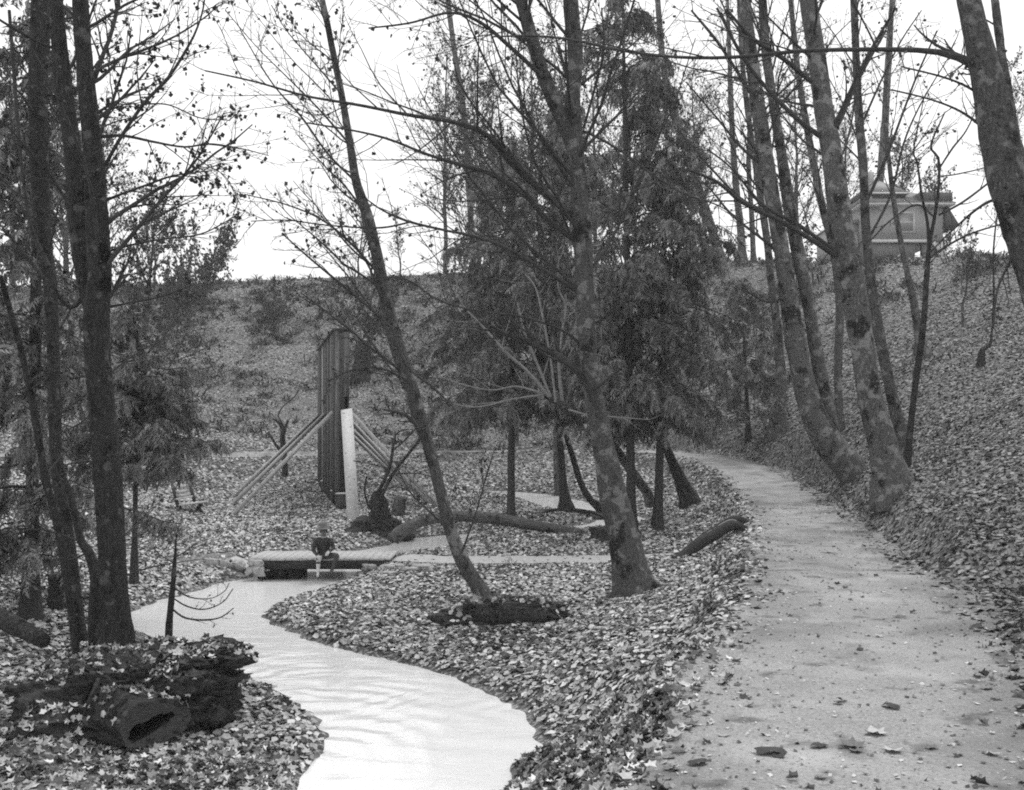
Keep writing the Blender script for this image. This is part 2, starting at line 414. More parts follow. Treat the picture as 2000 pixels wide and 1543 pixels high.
def lerp_grid(G, x, y):
    x = np.asarray(x, float); y = np.asarray(y, float)
    i = np.clip(np.searchsorted(GX, x) - 1, 0, len(GX) - 2); j = np.clip(np.searchsorted(GY, y) - 1, 0, len(GY) - 2)
    u = (x - GX[i]) / (GX[i + 1] - GX[i]); v = (y - GY[j]) / (GY[j + 1] - GY[j])
    return G[j, i] * (1 - u) * (1 - v) + G[j, i + 1] * u * (1 - v) + G[j + 1, i] * (1 - u) * v + G[j + 1, i + 1] * u * v
def H(x, y): return lerp_grid(GZ, x, y)
def Hn(x, y):
    e = .15
    nx = -(H(x + e, y) - H(x - e, y)) / (2 * e); ny = -(H(x, y + e) - H(x, y - e)) / (2 * e)
    n = np.stack([nx, ny, np.ones_like(nx)], -1)
    return n / np.linalg.norm(n, axis=-1, keepdims=True)
def hit(px, py, y0=4.5, y1=110):
    """first point of the ground under a pixel's ray"""
    Y = np.arange(y0, y1, .05)
    z = EYE - (py - HOR) / F * Y; x = (px - 1000) / F * Y
    below = H(x, Y) >= z
    if not below.any(): return y1
    return float(Y[np.argmax(below)])
def gpt(px, py):
    Y = hit(px, py); return Wp(px, py, Y)

ny_, nx_ = gx.shape
idx = np.arange(ny_ * nx_).reshape(ny_, nx_)
q = np.stack([idx[:-1, :-1], idx[:-1, 1:], idx[1:, 1:], idx[1:, :-1]], -1).reshape(-1, 4)
g = build('ground', np.stack([gx, gy, GZ], -1), q, m=MT['soil'])
tag(g, 'dark leaf-strewn ground of the ravine rising to the hill behind', 'ground', kind='structure')

# gravel path and footpath sheets
def strip(name, line, hwf, m, lift, ncross=14):
    T = np.gradient(line[:, :2], axis=0); T /= np.linalg.norm(T, axis=1, keepdims=True)
    Nn = np.stack([T[:, 1], -T[:, 0]], 1)
    u = np.linspace(-1, 1, ncross)
    V = []
    for i in range(len(line)):
        hw = hwf(i)
        jl = 1 + .05 * math.sin(i * .31) + .03 * math.sin(i * .83 + 1); jr = 1 + .05 * math.sin(i * .27 + 2) + .03 * math.sin(i * .71 + 4)
        for a in u:
            x, y = line[i, :2] + Nn[i] * a * hw * (jl if a < 0 else jr)
            V.append((x, y, 0))
    V = np.array(V)
    V[:, 2] = H(V[:, 0], V[:, 1]) + lift
    n = len(line); idx = np.arange(n * ncross).reshape(n, ncross)
    q = np.stack([idx[:-1, :-1], idx[:-1, 1:], idx[1:, 1:], idx[1:, :-1]], -1).reshape(-1, 4)
    uu = np.tile(u, n)
    tn = 1 - .32 * sstep((uu - .45 + .25 * wave(V[:, 0], V[:, 1], .6, 77)) / .5) - .12 * sstep((-uu - .6 + .2 * wave(V[:, 0], V[:, 1], .5, 78)) / .4)   # damp trodden soil along the edges
    return build(name, V, q, m=m, tone=tn)
PF, _ = resample(PATH, np.ones(len(PATH)), 420)
dS = near_line(PF[:, 0], PF[:, 1], PATH)[2]
tag(strip('path', PF, lambda i: float(path_hw(dS[i])) + .05, MT['gravel'], .028, 16), 'broad pale gravel path curving up the right side of the ravine', 'path', kind='structure')
BF, _ = resample(BPATH, np.ones(len(BPATH)), 120)
left = BF[(BF[:, 0] < on_plane(497, 1088, -.9)[0]) & (BF[:, 0] > on_plane(432, 1092, -.93)[0])]; right = BF[BF[:, 0] > on_plane(750, 1088, -.9)[0]]
tag(strip('footpath', left, lambda i: .5, MT['footpath'], .03, 8), 'short pale footpath reaching the left end of the plank bridge', 'path', kind='structure')
tag(strip('footpath', right, lambda i: .75, MT['footpath'], .03, 8), 'narrow pale footpath between plank bridge and gravel path', 'path', kind='structure')

# stream
def water():
    X = np.arange(-11, 9.5, .07); Y = np.concatenate([np.arange(8.5, 20, .06), np.arange(20, 58.5, .16)])
    x, y = np.meshgrid(X, Y)
    sd = sd_poly(x, y, STREAM)
    c0 = on_water(520, 1500); c1 = on_water(640, 1330)
    r0 = np.hypot(x - c0[0], (y - c0[1]) * .8) + .12 * wave(x, y, .9, 22, 4); r1 = np.hypot(x - c1[0], (y - c1[1]) * .7) + .1 * wave(x, y, .7, 23, 4)
    m0 = np.clip(.5 + .5 * wave(x, y, .8, 24, 5), 0, 1) * np.exp(-((y - 12.6) / 3.2) ** 2); m1 = np.clip(.2 + .6 * wave(x, y, .6, 25, 5), 0, 1) * np.exp(-((y - 14.5) / 3) ** 2)
    z = zwater(y) + .009 * np.sin(r0 * 15) * m0 + .007 * np.sin(r1 * 19) * m1 + .004 * wave(x, y, .3, 26, 6) * np.exp(-((y - 13) / 6) ** 2)
    keep = sd < .45
    ok = keep[:-1, :-1] & keep[:-1, 1:] & keep[1:, 1:] & keep[1:, :-1]
    idx = np.arange(x.size).reshape(x.shape)
    q = np.stack([idx[:-1, :-1], idx[:-1, 1:], idx[1:, 1:], idx[1:, :-1]], -1)[ok]
    used = np.unique(q); re = np.full(x.size, -1); re[used] = np.arange(len(used))
    V = np.stack([x, y, z], -1).reshape(-1, 3)[used]
    m = bpy.data.materials.new('milky_water'); m.use_nodes = True
    n = m.node_tree.nodes; l = m.node_tree.links.new; b = n['Principled BSDF']
    b.inputs['Base Color'].default_value = (.68, .68, .68, 1); b.inputs['Roughness'].default_value = .12; b.inputs['IOR'].default_value = 1.36
    tc = n.new('ShaderNodeTexCoord'); mp = n.new('ShaderNodeMapping'); mp.inputs['Scale'].default_value = (.8, 1.5, 1)
    mp.inputs['Rotation'].default_value = (0, 0, .5)
    no = n.new('ShaderNodeTexNoise'); no.inputs['Scale'].default_value = 2.0; no.inputs['Detail'].default_value = 3; no.inputs['Distortion'].default_value = 1.2
    bp = n.new('ShaderNodeBump'); bp.inputs['Strength'].default_value = .1; bp.inputs['Distance'].default_value = .1
    l(tc.outputs['Object'], mp.inputs[0]); l(mp.outputs[0], no.inputs['Vector']); l(no.outputs['Fac'], bp.inputs['Height']); l(bp.outputs[0], b.inputs['Normal'])
    o = build('water', V, re[q], m=m)
    tag(o, 'milky white stream winding under the plank bridge', 'stream', kind='structure')
water()

# ------------------------------------------------------------------ leaf shapes
def maple_leaf(cup=.18, curl=0.0):
    """five-lobed leaf outline, fan from the centre; unit size"""
    ang = [-90, -62, -28, -12, 14, 32, 52, 72, 90, 108, 128, 148, 166, 192, 208, 242]
    rad = [.30, .52, .86, .66, .62, 1.0, .70, .78, 1.06, .78, .70, 1.0, .62, .66, .86, .52]
    p = np.array([(r * .5 * math.cos(math.radians(a)), r * .5 * math.sin(math.radians(a)), 0) for a, r in zip(ang, rad)])
    r2 = (p ** 2).sum(1)
    p[:, 2] = cup * r2 * 2 + curl * p[:, 0] ** 2
    V = np.vstack([[(0, 0, 0)], p])
    n = len(p)
    t = np.array([(0, 1 + i, 1 + (i + 1) % n) for i in range(n)])
    return V, t
def folded(V, T, k, b):
    W_ = V.copy(); W_[:, 0] *= k; W_[:, 2] += b * np.abs(V[:, 0]) - .25 * V[:, 1] ** 2; return W_, T
LEAF_NEAR = []
for c, u in ((.3, .3), (-.3, .5), (.45, -.5), (-.5, -.2)):
    LEAF_NEAR.append(maple_leaf(c, u))
LEAF_NEAR[1] = folded(*maple_leaf(.1, .1), .62, .75)
LEAF_NEAR[3] = folded(*maple_leaf(-.3, 0), .8, -.45)
LEAF_MID = (np.array([(0, -.5, 0), (.42, -.12, .12), (.22, .45, .02), (-.25, .42, .1), (-.45, -.1, .05), (0, 0, -.06)]), np.array([(5, 0, 1), (5, 1, 2), (5, 2, 3), (5, 3, 4), (5, 4, 0)]))
LEAF_FAR = (np.array([(-.45, -.3, .08), (.4, -.4, -.02), (.5, .35, .1), (-.35, .42, -.04)]), np.array([(0, 1, 2), (0, 2, 3)]))

def frames(nrm, tilt):
    """random right-handed frames around tilted normals"""
    n = nrm + tilt * rng.standard_normal(nrm.shape)
    n /= np.linalg.norm(n, axis=1, keepdims=True)
    a = rng.standard_normal(nrm.shape); a -= (a * n).sum(1, keepdims=True) * n; a /= np.linalg.norm(a, axis=1, keepdims=True)
    return a, np.cross(n, a), n

def place(tpl, pos, size, nrm, tilt):
    V0, T0 = tpl; m = len(pos); k = len(V0)
    a, b, n = frames(nrm, tilt)
    V = pos[:, None, :] + size[:, None, None] * (V0[None, :, 0:1] * a[:, None] + V0[None, :, 1:2] * b[:, None] + V0[None, :, 2:3] * n[:, None])
    T = T0[None] + (np.arange(m) * k)[:, None, None]
    return V.reshape(-1, 3), T.reshape(-1, 3), k

def leaf_tone(m, dark=.26):
    """own colour of each fallen leaf: dark wet ones, tan ones, pale undersides"""
    u = rng.random(m)
    return np.where(u < dark, rng.uniform(.05, .14, m), np.where(u < .82, rng.uniform(.25, .46, m), rng.uniform(.48, .7, m)))

def scatter(y0, y1, dens, xm=1.12):
    """random ground points in the wedge the place's view takes in, with a margin"""
    Y = np.arange(y0, y1, .25); xs = 1000 / F * Y * xm + 1.0
    area = (2 * xs * .25).sum(); n = int(area * dens)
    yy = rng.choice(Y, n, p=xs / xs.sum()) + rng.random(n) * .25
    xx = (rng.random(n) * 2 - 1) * (1000 / F * yy * xm + 1.0)
    return xx, yy

def litter():
    VV = []; TT = []; TN = []; o = 0
    bands = [(4.5, 12, 300, (.05, .16), 'n'), (12, 20, 330, (.05, .13), 'm'), (20, 30, 260, (.05, .12), 'f'), (30, 46, 150, (.06, .14), 'f'), (46, 64, 80, (.09, .17), 'f'), (64, 92, 46, (.10, .19), 'f')]
    for y0, y1, dens, sz, lod in bands:
        x, y = scatter(y0, y1, dens)
        sd = lerp_grid(GSD, x, y); pd = lerp_grid(GPD, x, y); bd = lerp_grid(GBD, x, y)
        z = H(x, y)
        u = rng.random(len(x))
        keep = (sd > .03 + .1 * rng.random(len(x))) & ((pd > .05) | ((pd > -.45) & (u < .4 * (1 + pd / .45)))) & ((bd > 0.05) | (u < .05))
        # bare earthy undercut along the right edge of the path
        keep &= ~((pd > 0) & (pd < .55) & (x > 3.2) & (y < 26) & (u < .55) & (x > np.interp(y, PATH[:80, 1], PATH[:80, 0])))
        # thin the steep wooded hill into patches
        keep &= (y < 62) | (wave(x, y, 2.2, 31) + .8 * rng.standard_normal(len(x)) > -.9)
        x, y, z = x[keep], y[keep], z[keep]
        m = len(x)
        nrm = Hn(x, y)
        size = rng.uniform(sz[0], sz[1], m)
        pos = np.stack([x, y, z + .012 + .03 * rng.random(m)], 1)
        tone = leaf_tone(m)
        dk = wave(x, y, 1.3, 33) + .35 * wave(x, y, .5, 34)
        swap = (dk < -.8) & (rng.random(m) < .5)
        tone[swap] = rng.uniform(.04, .13, swap.sum())
        xp = np.interp(y, PATH[:90, 1], PATH[:90, 0]); tone = np.where((x > xp) & (y < 60), tone * .5, tone)   # darker leaf tones right of the path
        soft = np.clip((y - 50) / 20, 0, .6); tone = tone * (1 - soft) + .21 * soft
        if lod == 'n':
            ch = rng.integers(0, 4, m)
            for c in range(4):
                sel = ch == c
                V, T, k = place(LEAF_NEAR[c], pos[sel], size[sel], nrm[sel], .34)
                VV.append(V); TT.append(T + o); TN.append(np.repeat(tone[sel], k)); o += len(V)
        else:
            V, T, k = place(LEAF_MID if lod == 'm' else LEAF_FAR, pos, size, nrm, .33)
            VV.append(V); TT.append(T + o); TN.append(np.repeat(tone, k)); o += len(V)
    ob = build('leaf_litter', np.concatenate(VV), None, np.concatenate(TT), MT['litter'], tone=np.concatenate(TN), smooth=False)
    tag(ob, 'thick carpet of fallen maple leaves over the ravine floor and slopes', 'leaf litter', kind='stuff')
litter()

# individually visible leaves lying on the gravel path
def path_leaves():
    mats = [MT['leaf_dark'], MT['leaf_mid'], MT['leaf_pale']]
    meshes = []
    for c in range(4):
        for mm in mats:
            V, T = LEAF_NEAR[c]
            me = bpy.data.meshes.new('fallen_leaf'); me.from_pydata([tuple(v) for v in V], [], [tuple(map(int, t)) for t in T]); me.materials.append(mm)
            meshes.append(me)
    t_ = np.arange(14) * 2 * math.pi / 14; r_ = .5 * (1 + .12 * np.sin(5 * t_ + 1) + .06 * np.sin(9 * t_))
    V = np.vstack([[(0, 0, .0)], np.stack([r_ * np.cos(t_) * 1.1, r_ * np.sin(t_) * .62, -.75 * (r_ * np.sin(t_) * .62) ** 2 - .5 * (r_ * np.cos(t_)) ** 2 + .05 * np.sin(3 * t_)], 1)])
    V = np.vstack([V[:1], V[1:] * .55 + np.array([0, 0, 0]), V[1:]]); V[1:15, 2] = V[15:, 2] * .3
    T = [(0, 1 + i, 1 + (i + 1) % 14) for i in range(14)] + [(1 + i, 15 + i, 15 + (i + 1) % 14) for i in range(14)] + [(1 + i, 15 + (i + 1) % 14, 1 + (i + 1) % 14) for i in range(14)]
    hump = bpy.data.meshes.new('fallen_leaf'); hump.from_pydata([tuple(v) for v in V], [], [tuple(map(int, t)) for t in T]); hump.materials.append(MT['leaf_dark'])
    special = [(1505, 1483, .21, 0, 'largest dark curled leaf lying on the path near the bottom'),
               (1600, 1468, .13, 0, 'dark curled leaf right of the largest leaf on the path'),
               (1668, 1470, .22, 1, 'two-toned folded leaf lying low on the gravel path'),
               (1705, 1443, .22, 2, 'long pale leaf lying flat on the gravel path'),
               (1363, 1505, .14, 0, 'small dark leaf at the bottom beside the leafy bank'),
               (1740, 1390, .16, 0, 'dark ragged leaf in the middle of the near path'),
               (1745, 1478, .17, 2, 'pale oval leaf right of the folded leaf'),
               (1680, 1275, .12, 0, 'dark humped leaf halfway along the near path')]
    def add(x, y, s, me, label, group=None, tilt=.14):
        o = bpy.data.objects.new('fallen_leaf', me); COL.objects.link(o)
        n = Vector((rng.normal() * tilt, rng.normal() * tilt, 1)).normalized()
        o.rotation_mode = 'QUATERNION'
        o.rotation_quaternion = n.to_track_quat('Z', 'Y') @ Euler((0, 0, rng.random() * 6.28)).to_quaternion()
        zmin = min((o.rotation_quaternion.to_matrix() @ v.co).z for v in me.vertices) * s
        o.location = (x, y, float(H(x, y)) + .034 - zmin); o.scale = (s,) * 3
        tag(o, label, 'leaf', group)
    for px, py, s, mi, lab in special:
        p = gpt(px, py)
        add(p[0], p[1], s, hump if mi == 0 else meshes[mi], lab, tilt=.05)
    n = 0
    while n < 150:
        y = 6.3 + 24 * rng.random() ** 1.5
        i = np.argmin(np.abs(PATH[:100, 1] - y)); x = PATH[i, 0] + rng.uniform(-1.5, 1.7)
        if lerp_grid(GPD, x, y) > -.05: continue
        mi = rng.choice([0, 0, 1, 1, 2])
        add(x, y, rng.uniform(.04, .13), meshes[[0, 2, 0, 1][rng.integers(0, 4)] * 3 + mi], ['small dark dry leaf lying loose on the gravel path', 'small mid-grey dry leaf lying loose on the gravel path', 'small pale dry leaf lying loose on the gravel path'][mi], ['dark', 'grey', 'pale'][mi] + ' leaves scattered over the gravel path')
        n += 1
path_leaves()

def crumbs():
    m = 9000
    y = 6.0 + 26 * rng.random(m) ** 1.4; x = np.interp(y, PATH[:80, 1], PATH[:80, 0]) + rng.uniform(-1.9, 2.0, m)
    pd = lerp_grid(GPD, x, y)
    edge = np.exp(np.minimum(pd, 0) / .35)
    k = (pd < .05) & (rng.random(m) < .25 + .75 * edge); x, y = x[k], y[k]; m = len(x)
    pos = np.stack([x, y, H(x, y) + .036], 1)
    V, T, kk = place(LEAF_FAR, pos, rng.uniform(.008, .045, m), np.tile([0, 0, 1.0], (m, 1)), .3)
    u = rng.random(m); tn = np.where(u < .6, rng.uniform(.04, .12, m), rng.uniform(.3, .6, m))
    ob = build('leaf_crumbs', V, None, T, MT['litter'], tone=np.repeat(tn, kk), smooth=False)
    tag(ob, 'grit and trodden leaf scraps scattered over the gravel path', 'leaf scraps', kind='stuff')
crumbs()

# ------------------------------------------------------------------ trees: growth
def grow(P, R, per, length, ang, up, noise, n, tmin=.25, tmax=1.0, rratio=.55, rmin=.003, taper=.25, shrink=.5, side=None):
    """children of a batch of branches; returns (M,n,3),(M,n)"""
    m, k, _ = P.shape
    if per < 1:
        sel = rng.random(m) < per; P = P[sel]; R = R[sel]; m = len(P); per = 1
    if m == 0: return np.zeros((0, n, 3)), np.zeros((0, n))
    M = m * per
    par = np.repeat(np.arange(m), per)
    t = np.tile((np.arange(per) + .5) / per, m) + (rng.random(M) - .5) / per
    t = tmin + (tmax - tmin) * np.clip(t, 0, 1)
    f = t * (k - 1); i = np.minimum(f.astype(int), k - 2); u = (f - i)[:, None]
    base = P[par, i] * (1 - u) + P[par, i + 1] * u
    r0 = R[par, i] * (1 - u[:, 0]) + R[par, i + 1] * u[:, 0]
    T = P[par, i + 1] - P[par, i]; T /= np.linalg.norm(T, axis=1, keepdims=True) + 1e-9
    a = rng.standard_normal((M, 3))
    if side is not None: a = a + np.array(side)[None]
    a -= (a * T).sum(1, keepdims=True) * T; a /= np.linalg.norm(a, axis=1, keepdims=True) + 1e-9
    an = np.radians(ang + 12 * rng.standard_normal(M))[:, None]
    d = np.cos(an) * T + np.sin(an) * a
    if np.isscalar(length):
        ln = length * (1 - shrink * (t - tmin) / max(tmax - tmin, 1e-6)) * rng.uniform(.55, 1.25, M)
    else:
        pl = np.linalg.norm(np.diff(P, axis=1), axis=2).sum(1)
        ln = length[0] * pl[par] * (1 - shrink * t) * rng.uniform(.5, 1.25, M)
    st = (ln / (n - 1))[:, None]
    out = [base]
    for s in range(n - 1):
        d = d + noise * rng.standard_normal((M, 3)) + np.array([0, 0, up])
        d /= np.linalg.norm(d, axis=1, keepdims=True)
        out.append(out[-1] + d * st)
    Q = np.stack(out, 1)
    rr = np.maximum(r0 * rratio, rmin)
    Rr = rr[:, None] * np.linspace(1, taper, n)[None]
    return Q, np.maximum(Rr, rmin * .6)

def leaves_on(P, per, size, tone=(.03, .12), hang=.5, tmin=.2):
    m, k, _ = P.shape
    M = int(m * per)
    par = rng.integers(0, m, M); f = (tmin + (1 - tmin) * rng.random(M)) * (k - 1); i = np.minimum(f.astype(int), k - 2); u = (f - i)[:, None]
    pos = P[par, i] * (1 - u) + P[par, i + 1] * u + rng.standard_normal((M, 3)) * size * .5
    pos[:, 2] -= size * .4
    nr = rng.standard_normal((M, 3)); nr[:, 2] *= hang; nr /= np.linalg.norm(nr, axis=1, keepdims=True)
    V, T, kk = place(LEAF_MID if size > .09 else LEAF_FAR, pos, size * rng.uniform(.6, 1.3, M), nr, .1)
    return V, T, np.repeat(rng.uniform(tone[0], tone[1], M), kk)

def trace(pts, Y, Y1=None, n=26):
    """pixel polyline (px,py,width px) standing at depth Y (drifting to Y1)"""
    m = len(pts); Y1 = Y if Y1 is None else Y1
    ys = np.linspace(Y, Y1, m)
    p = [Wp(a[0], a[1], yy) for a, yy in zip(pts, ys)]
    r = [a[2] / 2 / F * yy for a, yy in zip(pts, ys)]
    return resample(p, r, n)

def tree(name, label, stems, branches=(), base=None, bark='bark_alder', twig='twig', levels=((10, 2.5, 45, .05), (5, .5), (4, .5)), tmin=.45, cat='tree', group=None,
         leaf=None, flare=1.5, kt=12, roots=0, side=None, rmin=.0045, parent_twigs=True, noise=.09, wob=.05):
    """stems, branches: lists of (points, Y, Y1); first stem carries the root flare"""
    S = [trace(*s, n=64) if len(s) == 3 else trace(*s) for s in stems]; B = [trace(*b) for b in branches]
    if base is None: base = S[0][0][0]
    root = empty(name, tuple(base), label, cat, group)
    P0, R0 = S[0]
    ln = np.linalg.norm(P0 - P0[0], axis=1)
    S[0] = (P0, R0 * (1 + (flare - 1) * np.exp(-ln / .35)))
    d = P0[0] - P0[1]; d /= np.linalg.norm(d)
    S[0][0][0] = S[0][0][0] + np.array([d[0] * .1, d[1] * .1, -.35])
    SP = np.stack([s[0] for s in S]); SR = np.stack([s[1] for s in S])
    V, q, t = tubes(SP, SR, kt, wob=wob)
    build('trunk', V, q, m=MT[bark], parent=root)
    for i in range(roots):
        a = 2 * math.pi * (i + rng.random() * .6) / roots; r0 = R0[0] * 1.05; l_ = r0 * rng.uniform(1.6, 3.0)
        bx_, by_ = base[0], base[1]
        pts = [np.array([bx_ + math.cos(a) * r0 * f, by_ + math.sin(a) * r0 * f, 0]) for f in (.35, .95, 1.4)] + [np.array([bx_ + math.cos(a) * l_, by_ + math.sin(a) * l_, 0])]
        for p, dz in zip(pts, (.42 * r0 / .35, .12, .03, -.05)): p[2] = float(H(p[0], p[1])) + dz
        P, R = resample(pts, [r0 * .34, r0 * .3, r0 * .2, r0 * .08], 12)
        V, q, _ = tubes(P[None], R[None], 8, wob=.08); build('root', V, q, m=MT[bark], parent=root)
    parts = []
    if B:
        BP = np.stack([b[0] for b in B]); BR = np.stack([b[1] for b in B])
        parts.append(tubes(BP, BR, 6, wob=.04))
    tips = []
    cnt, ln1, a1, up1 = levels[0]
    L1 = (np.zeros((0, 9, 3)), np.zeros((0, 9)))
    if cnt:
        L1 = grow(SP, np.minimum(SR, .16), cnt, ln1, a1, up1, noise, 9, tmin=tmin, rratio=.24, rmin=rmin * 2.2, side=side)
        parts.append(tubes(*L1, 5))
    par = [L1]
    if B: par.append((np.stack([resample(b[0], b[1], 9)[0] for b in B]), np.stack([resample(b[0], b[1], 9)[1] for b in B])))
    PP = np.concatenate([p[0] for p in par]); PR = np.concatenate([p[1] for p in par])
    if len(PP) and len(levels) > 1:
        L2 = grow(PP, PR, levels[1][0], [levels[1][1]], 42, .03, noise, 7, tmin=.18, rratio=.5, rmin=rmin * 1.4)
        parts.append(tubes(*L2, 4)); tips = L2[0]
        if len(levels) > 2:
            L3 = grow(L2[0], L2[1], levels[2][0], [levels[2][1]], 40, .02, noise, 5, tmin=.2, rratio=.55, rmin=rmin)
            parts.append(tubes(*L3, 3)); tips = L3[0]
    if parts:
        V, q, t = join(parts)
        build('crown', V, q, m=MT[twig], parent=root)
    if leaf and len(tips):
        V, T, tn = leaves_on(tips, leaf[0], leaf[1], leaf[2] if len(leaf) > 2 else (.03, .12))
        build('leaves', V, None, T, MT['tree_leaf'], parent=root, tone=tn, smooth=False, kind='stuff')
    return root

# ---------------- the big leaning tree in the middle
Y2 = hit(1237, 1163)
tree('alder_tree', 'tall forked tree with broad flared trunk in the centre foreground',
     [([(1240, 1160, 72), (1218, 1050, 58), (1200, 980, 54), (1180, 880, 42), (1165, 800, 38), (1150, 700, 35), (1142, 560, 35), (1138, 470, 36), (1130, 360, 34), (1125, 270, 30), (1119, 190, 28), (1124, 100, 28), (1115, 10, 30), (1112, -160, 24), (1105, -340, 16)], Y2, Y2 - .3),
      ([(1122, 300, 24), (1100, 240, 29), (1062, 150, 27), (1040, 80, 26), (1020, 10, 23), (985, -120, 18), (960, -260, 12)], Y2, Y2 - 1.2)],
     [([(1128, 430, 13), (1060, 375, 13), (1000, 320, 12), (960, 272, 11), (930, 252, 10), (870, 235, 8), (800, 225, 7), (700, 205, 6), (600, 188, 5), (500, 160, 4), (400, 138, 3)], Y2, Y2 - 3.0),
      ([(1135, 480, 11), (1060, 420, 11), (1030, 385, 10), (960, 340, 9), (900, 322, 8), (830, 300, 6), (760, 272, 5), (690, 255, 4), (600, 240, 3)], Y2, Y2 - 2.2),
      ([(1140, 575, 9), (1110, 558, 9), (1050, 520, 8), (980, 480, 7), (920, 460, 6), (870, 450, 5), (790, 430, 5), (730, 400, 3), (690, 360, 2)], Y2, Y2 - 1.6),
      ([(805, 433, 4), (740, 445, 4), (640, 440, 3), (560, 430, 2.5), (490, 432, 2)], Y2 - 1.4, Y2 - 2.2),
      ([(1175, 825, 16), (1163, 790, 16), (1145, 745, 16), (1110, 708, 15), (1060, 680, 14), (1010, 660, 13), (957, 642, 11)], Y2, Y2 - 1.2),
      ([(1142, 690, 6), (1115, 655, 6), (1060, 630, 5), (1000, 615, 5), (920, 605, 4), (850, 583, 4), (800, 548, 3), (740, 540, 2)], Y2, Y2 - 1.5),
      ([(1060, 150, 9), (1000, 95, 8), (940, 45, 7), (880, 25, 5), (800, 45, 4), (720, 55, 3)], Y2 - .5, Y2 - 2.0),
      ([(1148, 640, 5), (1180, 620, 4), (1220, 590, 3), (1240, 560, 2)], Y2, Y2 - .6),
      ([(1136, 255, 6), (1170, 270, 6), (1220, 300, 5), (1280, 345, 5), (1340, 380, 4), (1400, 400, 3), (1450, 430, 2)], Y2, Y2 - 1.0),
      ([(1140, 250, 5), (1165, 160, 5), (1180, 95, 4), (1175, 15, 3)], Y2, Y2 - .4)],
     bark='bark_alder', levels=((26, 5.2, 46, .03), (13, .42), (6, .42)), tmin=.38, leaf=(.2, .08), flare=1.5, roots=7, kt=16, side=(-.5, 0, .2), rmin=.006)

# ---------------- thin tree leaning across the left of the picture
Y1 = hit(952, 1178)
tree('alder_tree', 'slender tree leaning left from the rotten log, rooted in the leafy flat',
     [([(955, 1175, 30), (930, 1140, 27), (905, 1100, 27), (885, 1050, 25), (865, 980, 24), (845, 900, 23), (815, 800, 27), (790, 720, 29), (765, 640, 29), (745, 540, 24), (720, 430, 22), (697, 360, 17), (685, 290, 15), (668, 190, 14), (650, 100, 13), (632, 10, 11), (600, -140, 8)], Y1, Y1 + .6)],
     [([(845, 905, 9), (815, 835, 8), (790, 810, 7), (750, 800, 5)], Y1, Y1 - .4),
      ([(800, 745, 5), (745, 720, 5), (690, 722, 4), (640, 745, 3)], Y1, Y1 - .8),
      ([(765, 640, 5), (720, 600, 5), (660, 550, 5), (600, 500, 4), (550, 455, 3)], Y1, Y1 - .7),
      ([(743, 540, 5), (690, 480, 5), (630, 430, 4), (560, 400, 3), (480, 380, 2)], Y1, Y1 - .8),
      ([(700, 360, 5), (640, 300, 4), (590, 230, 4), (530, 160, 3), (470, 60, 2)], Y1, Y1 - .5),
      ([(690, 290, 5), (620, 210, 4), (560, 150, 3), (500, 90, 2), (440, 20, 2)], Y1, Y1 + .5),
      ([(672, 190, 4), (620, 130, 3), (560, 60, 2), (530, 10, 2)], Y1, Y1 + .4),
      ([(880, 1040, 4), (840, 1000, 4), (800, 960, 3), (770, 900, 2)], Y1, Y1 - .3),
      ([(900, 1085, 4), (930, 1000, 3), (950, 930, 3), (965, 880, 2)], Y1, Y1 - .3),
      ([(770, 660, 5), (800, 720, 5), (850, 760, 4), (890, 800, 2)], Y1, Y1 - .6)],
     bark='bark_alder', levels=((20, 3.0, 45, .05), (12, .42), (6, .45)), tmin=.3, leaf=(.3, .075), flare=1.25, roots=4, side=(-.6, 0, .3), rmin=.0055)

# ---------------- small bent tree behind with pale shoots
Y3 = hit(1268, 968)
tree('bent_tree', 'low leaning trunk ending in pale upright shoots behind the big tree',
     [([(1268, 968, 20), (1240, 930, 19), (1200, 875, 18), (1150, 840, 18), (1110, 800, 17), (1068, 772, 14)], Y3 - 6, Y3 - 13)],
     [([(1100, 795, 7), (1092, 720, 6), (1096, 660, 5), (1105, 600, 4), (1090, 560, 3), (1092, 500, 2)], Y3 - 12, Y3 - 13),
      ([(1072, 775, 7), (1030, 725, 6), (990, 690, 5), (945, 640, 4), (900, 590, 3), (890, 540, 2)], Y3 - 13, Y3 - 14),
      ([(1075, 775, 6), (1045, 700, 5), (1025, 650, 4), (1010, 590, 3)], Y3 - 13, Y3 - 13.5),
      ([(1070, 772, 5), (1010, 755, 4), (960, 762, 3), (900, 750, 3), (860, 735, 2)], Y3 - 13, Y3 - 14),
      ([(1065, 770, 5), (1000, 780, 4), (930, 795, 3), (860, 785, 2)], Y3 - 13, Y3 - 14),
      ([(1085, 785, 5), (1075, 700, 4), (1060, 620, 4), (1045, 560, 3), (1020, 530, 2)], Y3 - 13, Y3 - 13),
      ([(1110, 800, 4), (1150, 810, 3), (1210, 815, 3), (1270, 820, 2)], Y3 - 12.5, Y3 - 13)],
     base=gpt(1268, 968), bark='bark_alder', twig='twig_pale', levels=((0, 1, 1, 0), (5, .5), (2, .5)), flare=1.0, rmin=.005)

